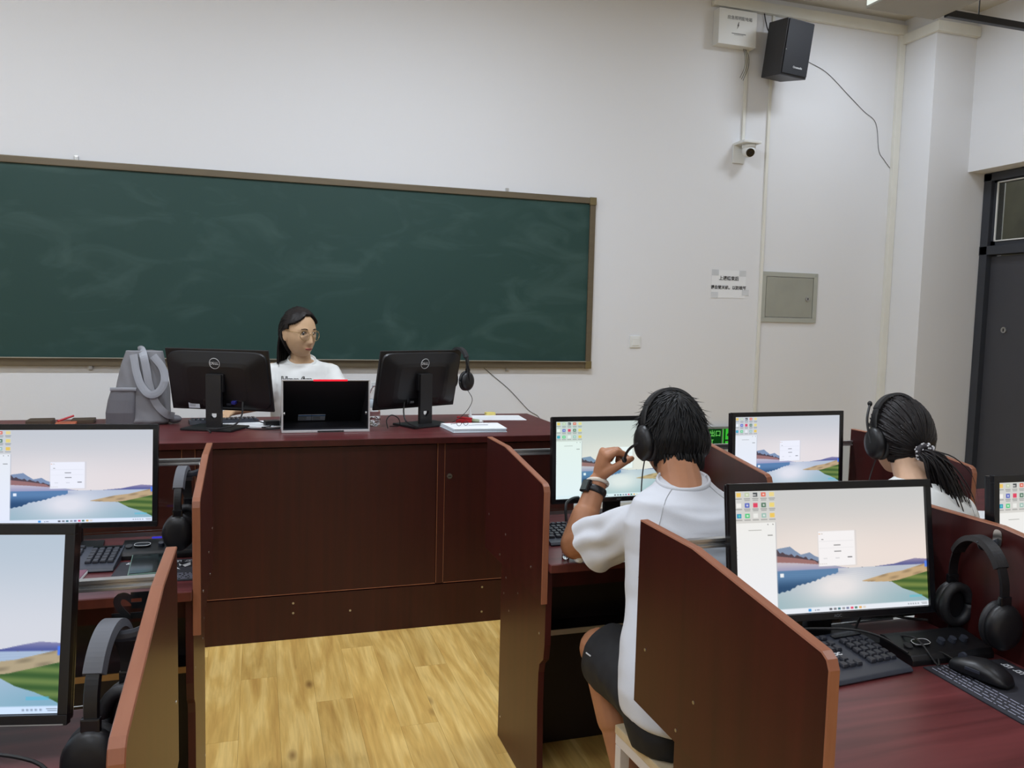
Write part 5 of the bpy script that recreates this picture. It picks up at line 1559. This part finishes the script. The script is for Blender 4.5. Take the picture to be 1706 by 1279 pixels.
# raised left hand: fist closed round the microphone boom
f = Vector((.16, -.16, 1)).normalized()
w = WR + (WR - EL).normalized() * .012
pn = Vector((1, -.12, -.1)); ts = Vector((-.15, -1, .15))
f, n, s, tips = hand(bm, w, f, pn, ts, ((.85, .85, .55), (1.1, 1.0, .7), (1.25, 1.1, .8), (1.35, 1.15, .9)), .98, .002, 1.28)
tb = w + f * .028 + s * .030 + n * .006
t1 = tb + (f * .75 + s * .45 + n * .55).normalized() * .036
t2 = t1 + (f * .72 + s * .05 + n * .75).normalized() * .030
t3 = t2 + (f * .5 - s * .25 + n * .85).normalized() * .026
limb(bm, w + f * .012 + s * .014, tb, .018, .0155, 12); limb(bm, tb, t1, .015, .0125, 12); limb(bm, t1, t2, .0125, .0115, 12); limb(bm, t2, t3, .0115, .009, 12)
for sx, hip, knee, ank in ((-1, (.93, 1.70, .53), (.918, 2.02, .53), (.965, 1.83, .11)), (1, (1.07, 1.70, .53), (1.13, 2.04, .535), (1.14, 1.96, .11))):
    limb(bm, hip, knee, .078, .058); limb(bm, knee, Vector(knee) + (Vector(ank) - Vector(knee)) * .4, .055, .052); limb(bm, knee, ank, .052, .036)
    limb(bm, Vector(ank) + Vector((0, -.02, -.05)), Vector(ank) + Vector((0, .13, -.075)), .036, .030); limb(bm, ank, Vector(ank) + Vector((0, -.02, -.05)), .036, .036)
body = link('body', shift(skinned(bm, .004, 2, .4), BO), M['skin_b'], boy, smooth=True)
face_parts(boy, hb_, BO, M['skin_b'])
bm = new_bm()
def bkeep(d):
    if d.y > .30: return d.z > .42 - .25 * (abs(d.x) - .3)
    if d.y > -.05: return d.z > -.10
    return d.z > -.78 + .30 * max(0, .55 - abs(d.x)) * 0
cap_shell(bm, .012, bkeep, 64, 44, .004, 5.0)
flow_locks(bm, (.1, -.35, .92), 800, bkeep, 26, .016, .0036, 11, .22, True, .005)
flow_locks(bm, (.1, -.35, .92), 190, lambda d: d.z > .35 and bkeep(d), 24, .021, .0026, 12, .45, True, .018)
rng = random.Random(4)
for k in range(130):      # nape
    a = rng.uniform(-1.0, 1.0)
    d = Vector((math.sin(a), -math.cos(a), rng.uniform(-.65, -.35))).normalized()
    p = scalp(d, .011)
    lock(bm, [p, p + Vector((0, -.004, -.02)), p + Vector((rng.uniform(-.006, .006), .004, -.038 - .014 * rng.random()))], .0042, .45, .1)
link('hair', bm, M['hair_b'], boy, org=BO, mtx=hb_, smooth=True)
bm = new_bm()
loft(bm, [((1.085, 1.890, 1.030), (.070, 0, .006), (0, .058, .014)), ((1.088, 1.882, 1.010), (.095, 0, 0), (0, .066, .010)), ((1.098, 1.872, .978), (.165, 0, -.012), (0, .086, 0)), ((1.102, 1.855, .93), (.198, 0, 0), (0, .105, 0)), ((1.10, 1.835, .86), (.195, 0, 0), (0, .118, 0)), ((1.075, 1.79, .76), (.188, 0, 0), (0, .122, 0)), ((1.03, 1.73, .66), (.178, 0, 0), (0, .118, 0)), ((1.0, 1.675, .57), (.174, 0, 0), (0, .134, 0)), ((.995, 1.655, .525), (.172, 0, 0), (0, .14, 0)), ((.995, 1.65, .512), (.160, 0, 0), (0, .132, 0))], 40)
SLV = (((.972, 1.881, .924), (.893, 2.062, .808), .064, .079), ((1.245, 1.880, .925), (1.335, 2.04, .825), .066, .078))
for a, b, r0, r1 in SLV:
    a, b = Vector(a), Vector(b); t_ = (b - a).normalized(); u, v = frame_of(t_)
    loft(bm, [(a - t_ * .05, u * .03, v * .03), (a - t_ * .02, u * .056, v * .056), (a + t_ * .03, u * r0, v * r0), (a + (b - a) * .6, u * (r0 + .006), v * (r0 + .006)), (b, u * r1, v * (r1 + .006))], 24)
me = skinned(bm, .006, 4, .5)
SA = Vector(SLV[0][0]); SX = (Vector(SLV[0][1]) - SA).normalized(); SU, SW = frame_of(SX)
def boy_folds(co, no):
    out = np.zeros(len(co))
    for i, p in enumerate(co):
        x, y, z = p
        q = mnoise.noise(Vector((x * 6 + 5 * z, y * 6, z * 6))) * .0045 + mnoise.noise(Vector((x * 16 + 6 * z, y * 14 + 3, z * 15))) * .003
        # sagging folds under the collar and across the back
        u = (x - 1.10) / .13
        for zc, amp, wd, sag in ((.985, .004, .012, .035), (.940, .006, .014, .05), (.885, .003, .012, .03)):
            q += amp * math.exp(-((z - (zc - sag * (1 - min(1, u * u)))) / wd) ** 2) * math.exp(-(u * u)) * (1 if y < 1.86 else 0)
        pass
        # gathers on the sleeve
        if x < .97:
            rel = Vector(p) - SA
            tt = rel.dot(SX)
            an = math.atan2(rel.dot(SW), rel.dot(SU))
            q += .0055 * math.sin(6 * an + 9 * tt + 3 * mnoise.noise(Vector((x * 9, y * 9, z * 9)))) * min(1, max(0, tt / .10)) * min(1, (.97 - x) / .03)
        out[i] = q
    return out
displace(me, boy_folds)
for a, b, r0, r1 in SLV:
    a, b = Vector(a), Vector(b); cut_end(me, a + (b - a) * .90, (b - a).normalized() + Vector((.0, -.12, -.05)), .125)
sh_b = link('t_shirt', shift(me, BO), M['shirt_b'], boy, smooth=True)
bm = new_bm(); tube(bm, [(1.085 + .071 * math.cos(a), 1.890 + .059 * math.sin(a), 1.028 + .006 * math.cos(a) + .014 * math.sin(a)) for a in [2 * PI * k / 36 for k in range(37)]], .006, 8, flat=(.0045, .009), up=(0, 0, 1))
link('collar', bm, M['shirt_b'], sh_b, org=BO, smooth=True)
bv = bvh_of(sh_b)
def seam(pts, r):
    P = smooth_path([Vector(p) - Vector(BO) for p in pts], 8)
    Q = []
    for p in P:
        h_ = bv.find_nearest(p)
        Q.append(h_[0] + h_[1] * .0006)
    b = new_bm(); tube(b, Q, r, 5); link('seam', b, mat('seam_thread', rgb(170, 172, 176), .9), sh_b)
seam([(1.035, 1.85, 1.03), (1.005, 1.83, 1.0), (.965, 1.79, .94), (.945, 1.77, .88), (.945, 1.80, .80)], .0012)
seam([(1.135, 1.85, 1.03), (1.165, 1.83, 1.0), (1.21, 1.79, .95), (1.235, 1.77, .88)], .0012)
bm = new_bm()
for hip, knee in (((.93, 1.70, .53), (.912, 1.955, .54)), ((1.07, 1.70, .53), (1.12, 1.97, .548))):
    a, b = Vector(hip), Vector(knee); t_ = (b - a).normalized(); u, v = frame_of(t_)
    loft(bm, [(a - t_ * .1, u * .07, v * .07), (a, u * .092, v * .088), (b - t_ * .02, u * .088, v * .09), (b, u * .09, v * .094)], 24)
loft(bm, [((.99, 1.645, .452), (.15, 0, 0), (0, .11, 0)), ((.99, 1.65, .50), (.165, 0, 0), (0, .125, 0)), ((.995, 1.665, .58), (.160, 0, 0), (0, .118, 0))], 28)
me = skinned(bm, .007, 4, .5); displace(me, cloth_noise(.006, 12, 8.0))
for hip, knee in (((.93, 1.70, .53), (.912, 1.955, .54)), ((1.07, 1.70, .53), (1.12, 1.97, .548))):
    a, b = Vector(hip), Vector(knee); cut_end(me, a + (b - a) * .96, b - a, .12)
so = link('shorts', shift(me, BO), M['shorts'], boy, smooth=True)
bvs = bvh_of(so)
b_ = new_bm(); tube(b_, [bvs.find_nearest(Vector(p))[0] for p in ((-.155, .26, .565), (-.150, .245, .563), (-.145, .23, .560))], .0022, 6); link('small_mark', b_, M['silver_ink'], so)
# watch and band on the raised wrist
ax = (WR - EL).normalized(); u, v = frame_of(ax)
c = WR - ax * .030
bm = new_bm(); tube(bm, [c + (u * math.cos(a) * .0335 + v * math.sin(a) * .0325) for a in [2 * PI * k / 36 for k in range(37)]], .01, 8, flat=(.0035, .011), up=tuple(ax)); 
link('watch_strap', bm, M['black'], boy, org=BO, smooth=True)
o_ = Vector((-1, -.25, .25)); o_ = (o_ - ax * o_.dot(ax)).normalized()
fr = Matrix((o_.cross(ax), ax, o_)).transposed().to_4x4()
wc = link('watch_case', box(new_bm(), (0, 0, .036), (.034, .038, .011), .004, None), M['black_gloss'], boy, org=BO, mtx=Matrix.Translation(c) @ fr)
link('watch_glass', box(new_bm(), (0, 0, .042), (.027, .031, .002), .0008, None), mat('watch_glass', rgb(52, 62, 62), .1), wc, org=BO, mtx=Matrix.Translation(c) @ fr)
c2 = WR - ax * .004
bm = new_bm(); tube(bm, [c2 + ax * (.006 * math.cos(a)) + (u * math.cos(a) * .0315 + v * math.sin(a) * .0305) for a in [2 * PI * k / 36 for k in range(37)]], .006, 8, flat=(.004, .0062), up=tuple(ax))
link('wrist_band', bm, mat('cream_band', rgb(214, 204, 190), .6, var=.03), boy, org=BO, smooth=True)
top = hb_ @ Vector((0, .0, .1345))
headset('black headset worn by the boy in the white T-shirt', top, (rad(-10), 0, rad(4)), spread=.092, drop=.149, worn=True, cable=[(-.085, .03, -.24), (-.08, .05, -.30), (-.05, .10, -.38)])
stool((1.025, 1.645, 0), rad(4), 'white steel stool with pale seat under the boy')

# ---- the girl
GO = (1.90, 1.66, 0)
girl = thing('person', 'girl with a dark ponytail, headset and white top seen from behind', 'person', GO, group='people in the classroom')
bm = head_mesh(56, 44)
hg = head_frame((1.903, 2.0, 1.112), rad(-2), rad(-10), rad(0), .98)
bmesh.ops.transform(bm, matrix=hg, verts=bm.verts)
limb(bm, (1.90, 1.98, 1.07), (1.875, 1.90, .97), .047, .052)
GT = T(1.89, 1.88, .95) @ Matrix.Rotation(rad(7), 4, 'Y') @ T(-1.89, -1.88, -.95) @ T(-.012, 0, -.014)
bt_ = new_bm(); loft(bt_, [((1.88, 1.90, .985), (.06, 0, 0), (0, .05, 0)), ((1.895, 1.89, .95), (.12, 0, 0), (0, .06, 0)), ((1.90, 1.87, .88), (.14, 0, 0), (0, .085, 0)), ((1.90, 1.80, .76), (.135, 0, 0), (0, .09, 0)), ((1.90, 1.72, .62), (.13, 0, 0), (0, .09, 0)), ((1.90, 1.66, .52), (.15, 0, 0), (0, .10, 0)), ((1.90, 1.64, .47), (.13, 0, 0), (0, .10, 0))], 28)
add_mesh(bm, bt_, GT)
for s_, el, wr in ((-1, (1.70, 2.05, .81), (1.80, 2.26, .785)), (1, (2.11, 2.05, .80), (2.02, 2.26, .785))):
    limb(bm, GT @ Vector((1.90 + s_ * .14, 1.89, .925)), el, .040, .036); limb(bm, el, wr, .036, .025)
    hand(bm, wr, (-s_ * .15, 1, -.02), (0, 0, -1), (-s_, .2, 0), (.25, .25, .27, .3), .86)
    hip, knee, ank = (1.90 + s_ * .075, 1.70, .53), (1.90 + s_ * .09, 2.03, .53), (1.90 + s_ * .09, 1.98, .11)
    limb(bm, hip, knee, .074, .056); limb(bm, knee, ank, .053, .035); limb(bm, ank, Vector(ank) + Vector((0, -.02, -.05)), .035, .035); limb(bm, Vector(ank) + Vector((0, -.02, -.05)), Vector(ank) + Vector((0, .12, -.075)), .035, .029)
link('body', shift(skinned(bm, .0045, 2, .4), GO), M['skin_g'], girl, smooth=True)
face_parts(girl, hg, GO, M['skin_g'])
TIE = Vector((-.026, -.116, -.050))
tdir = Vector((-.12, -.93, -.36)).normalized()
bm = new_bm()
def gkeep(d):
    if d.y > .30: return d.z > .45 - .3 * (abs(d.x) - .3)
    if d.y > -.1: return d.z > -.12
    return d.z > -.62
cap_shell(bm, .012, gkeep, 64, 44, .0014, 1.0)
rng = random.Random(21)
for k in range(380):
    while True:
        d = Vector((rng.gauss(0, 1), rng.gauss(0, 1), rng.gauss(0, 1))).normalized()
        if gkeep(d): break
    pts = []
    for q in range(5):
        dd = d.lerp(tdir, q / 4 * .97).normalized()
        pts.append(scalp(dd, .0125 + .002 * rng.random()))
    lock(bm, pts, .0048 * rng.uniform(.7, 1.2), .35, .35, 5, 3)
for k in range(190):     # the tail
    o = Vector((rng.gauss(0, .011), rng.gauss(0, .008), rng.gauss(0, .009)))
    sw = rng.gauss(0, .022)
    ln = rng.uniform(.13, .215)
    pts = [TIE + o * .6, TIE + o * 1.3 + Vector((.018, -.030, -.03)), TIE + o * 1.9 + Vector((.055 + sw * .4, -.030, -.03 - ln * .45)), TIE + o * 1.6 + Vector((.115 + sw, -.012 + .01 * rng.random(), -.03 - ln))]
    lock(bm, pts, .0042 * rng.uniform(.6, 1.2), .5, .1)
for k in range(22):      # stray hair at the nape
    p = scalp(Vector((rng.uniform(-.7, .35), -.75, -.62)).normalized(), .008)
    lock(bm, [p, p + Vector((rng.uniform(-.01, .015), -.006, -.022)), p + Vector((rng.uniform(-.02, .03), -.002, -.045 * rng.uniform(.7, 1.2)))], .0016, .6, .1)
hr = link('hair', bm, M['hair_g'], girl, org=GO, mtx=hg, smooth=True)
bm = new_bm(); tube(bm, [TIE + Vector((.004 + .020 * math.cos(a), -.004 - .006 * math.cos(a), .020 * math.sin(a))) for a in [2 * PI * k / 28 for k in range(29)]], .009, 8)
sc_ = link('hair_tie', bm, mat('dark_scrunchie', rgb(52, 48, 52), .7), girl, org=GO, mtx=hg, smooth=True)
bead = None
for k in range(44):
    a = rng.uniform(0, 2 * PI); b = rng.uniform(0, 2 * PI)
    cen = TIE + Vector((.004 + .020 * math.cos(a), -.004 - .006 * math.cos(a), .020 * math.sin(a)))
    nrm = Vector((math.cos(a) * math.cos(b), -math.sin(b), math.sin(a) * math.cos(b)))
    p = hg @ (cen + nrm * .0095) - Vector(GO)
    if bead is None:
        b_ = new_bm(); ball(b_, (0, 0, 0), .0034, u=8, v=6); o = link('bead', b_, mat('pearl_bead', rgb(206, 204, 206), .25), sc_, smooth=True); bead = o.data
    else:
        o = bpy.data.objects.new('bead', bead); COL.objects.link(o); o.parent = sc_
    o.location = p
bm = new_bm()
loft(bm, [((1.885, 1.905, 1.000), (.070, 0, 0), (0, .058, .012)), ((1.89, 1.897, .982), (.10, 0, 0), (0, .066, 0)), ((1.896, 1.888, .955), (.150, 0, 0), (0, .080, 0)), ((1.90, 1.875, .91), (.172, 0, 0), (0, .10, 0)), ((1.90, 1.84, .82), (.162, 0, 0), (0, .11, 0)), ((1.90, 1.76, .68), (.150, 0, 0), (0, .11, 0)), ((1.90, 1.68, .54), (.165, 0, 0), (0, .12, 0)), ((1.90, 1.65, .48), (.15, 0, 0), (0, .12, 0))], 36)
for s_, el in ((-1, (1.70, 2.02, .835)), (1, (2.11, 2.02, .825))):
    a, b = Vector((1.90 + s_ * .145, 1.885, .93)), Vector(el); t_ = (b - a).normalized(); u, v = frame_of(t_)
    loft(bm, [(a - t_ * .04, u * .035, v * .035), (a, u * .062, v * .062), (b, u * .064, v * .064)], 20)
bmesh.ops.transform(bm, matrix=GT, verts=bm.verts)
me = skinned(bm, .007, 4, .5); displace(me, cloth_noise(.005, 12, 1.0))
tp = link('top', shift(me, GO), M['shirt_t'], girl, smooth=True)
# broad turned-down collar over the back and the right shoulder
bm = new_bm()
rows = []
for i in range(19):
    a = rad(-200 + i * 220 / 18)
    ring = []
    for k, (r_, z_) in enumerate(((.070, 1.004), (.086, 1.012), (.125, .985), (.168, .945), (.186, .905), (.178, .899))):
        ring.append(bm.verts.new((1.89 + math.cos(a) * r_, 1.895 + math.sin(a) * r_ * (.72 if math.sin(a) < 0 else .62), z_ - .012 * math.sin(3 * a) * (k > 2))))
    rows.append(ring)
for i in range(18):
    for k in range(5): bm.faces.new((rows[i][k], rows[i + 1][k], rows[i + 1][k + 1], rows[i][k + 1]))
bmesh.ops.recalc_face_normals(bm, faces=bm.faces)
bmesh.ops.solidify(bm, geom=bm.faces[:], thickness=.004)
bmesh.ops.transform(bm, matrix=GT, verts=bm.verts)
link('collar', bm, M['shirt_t'], tp, org=GO, smooth=True)
bm = new_bm()
for s_ in (-1, 1):
    hip, knee = (1.90 + s_ * .075, 1.70, .53), (1.90 + s_ * .09, 2.0, .535)
    limb(bm, hip, knee, .088, .075)
ball(bm, (1.90, 1.67, .53), (.155, .115, .075))
link('skirt', shift(skinned(bm, .01, 3, .5), GO), M['shorts'], girl, smooth=True)
bm = new_bm()
for s_ in (-1, 1):
    tube(bm, [(s_ * .034 + .025 * math.cos(a), .091, -.006 + .022 * math.sin(a)) for a in [2 * PI * k / 28 for k in range(29)]], .0014, 6)
    tube(bm, smooth_path([(s_ * .059, .085, .004), (s_ * .074, .06, .006), (s_ * .081, .0, .008)]), .0016, 6)
tube(bm, [(-.009, .093, -.002), (.009, .093, -.002)], .0014, 6)
gg = link('eyeglasses', bm, M['silver_ink'], girl, org=GO, mtx=hg)
for s_ in (-1, 1):
    bm = new_bm(); cyl(bm, (s_ * .034, .0905, -.006), (s_ * .034, .0912, -.006), .0225, 28); link('lens', bm, M['lens'], gg, org=GO, mtx=hg)
top = hg @ Vector((0, .012, .137))
headset('black headset worn by the girl with the ponytail', top, (rad(-12), 0, rad(-2)), spread=.091, drop=.152, boom_up=True, worn=True, cable=[(-.085, .03, -.23), (-.09, .05, -.28), (-.07, .10, -.36)])
stool((1.90, 1.64, 0), 0, 'white stool under the girl with the ponytail')
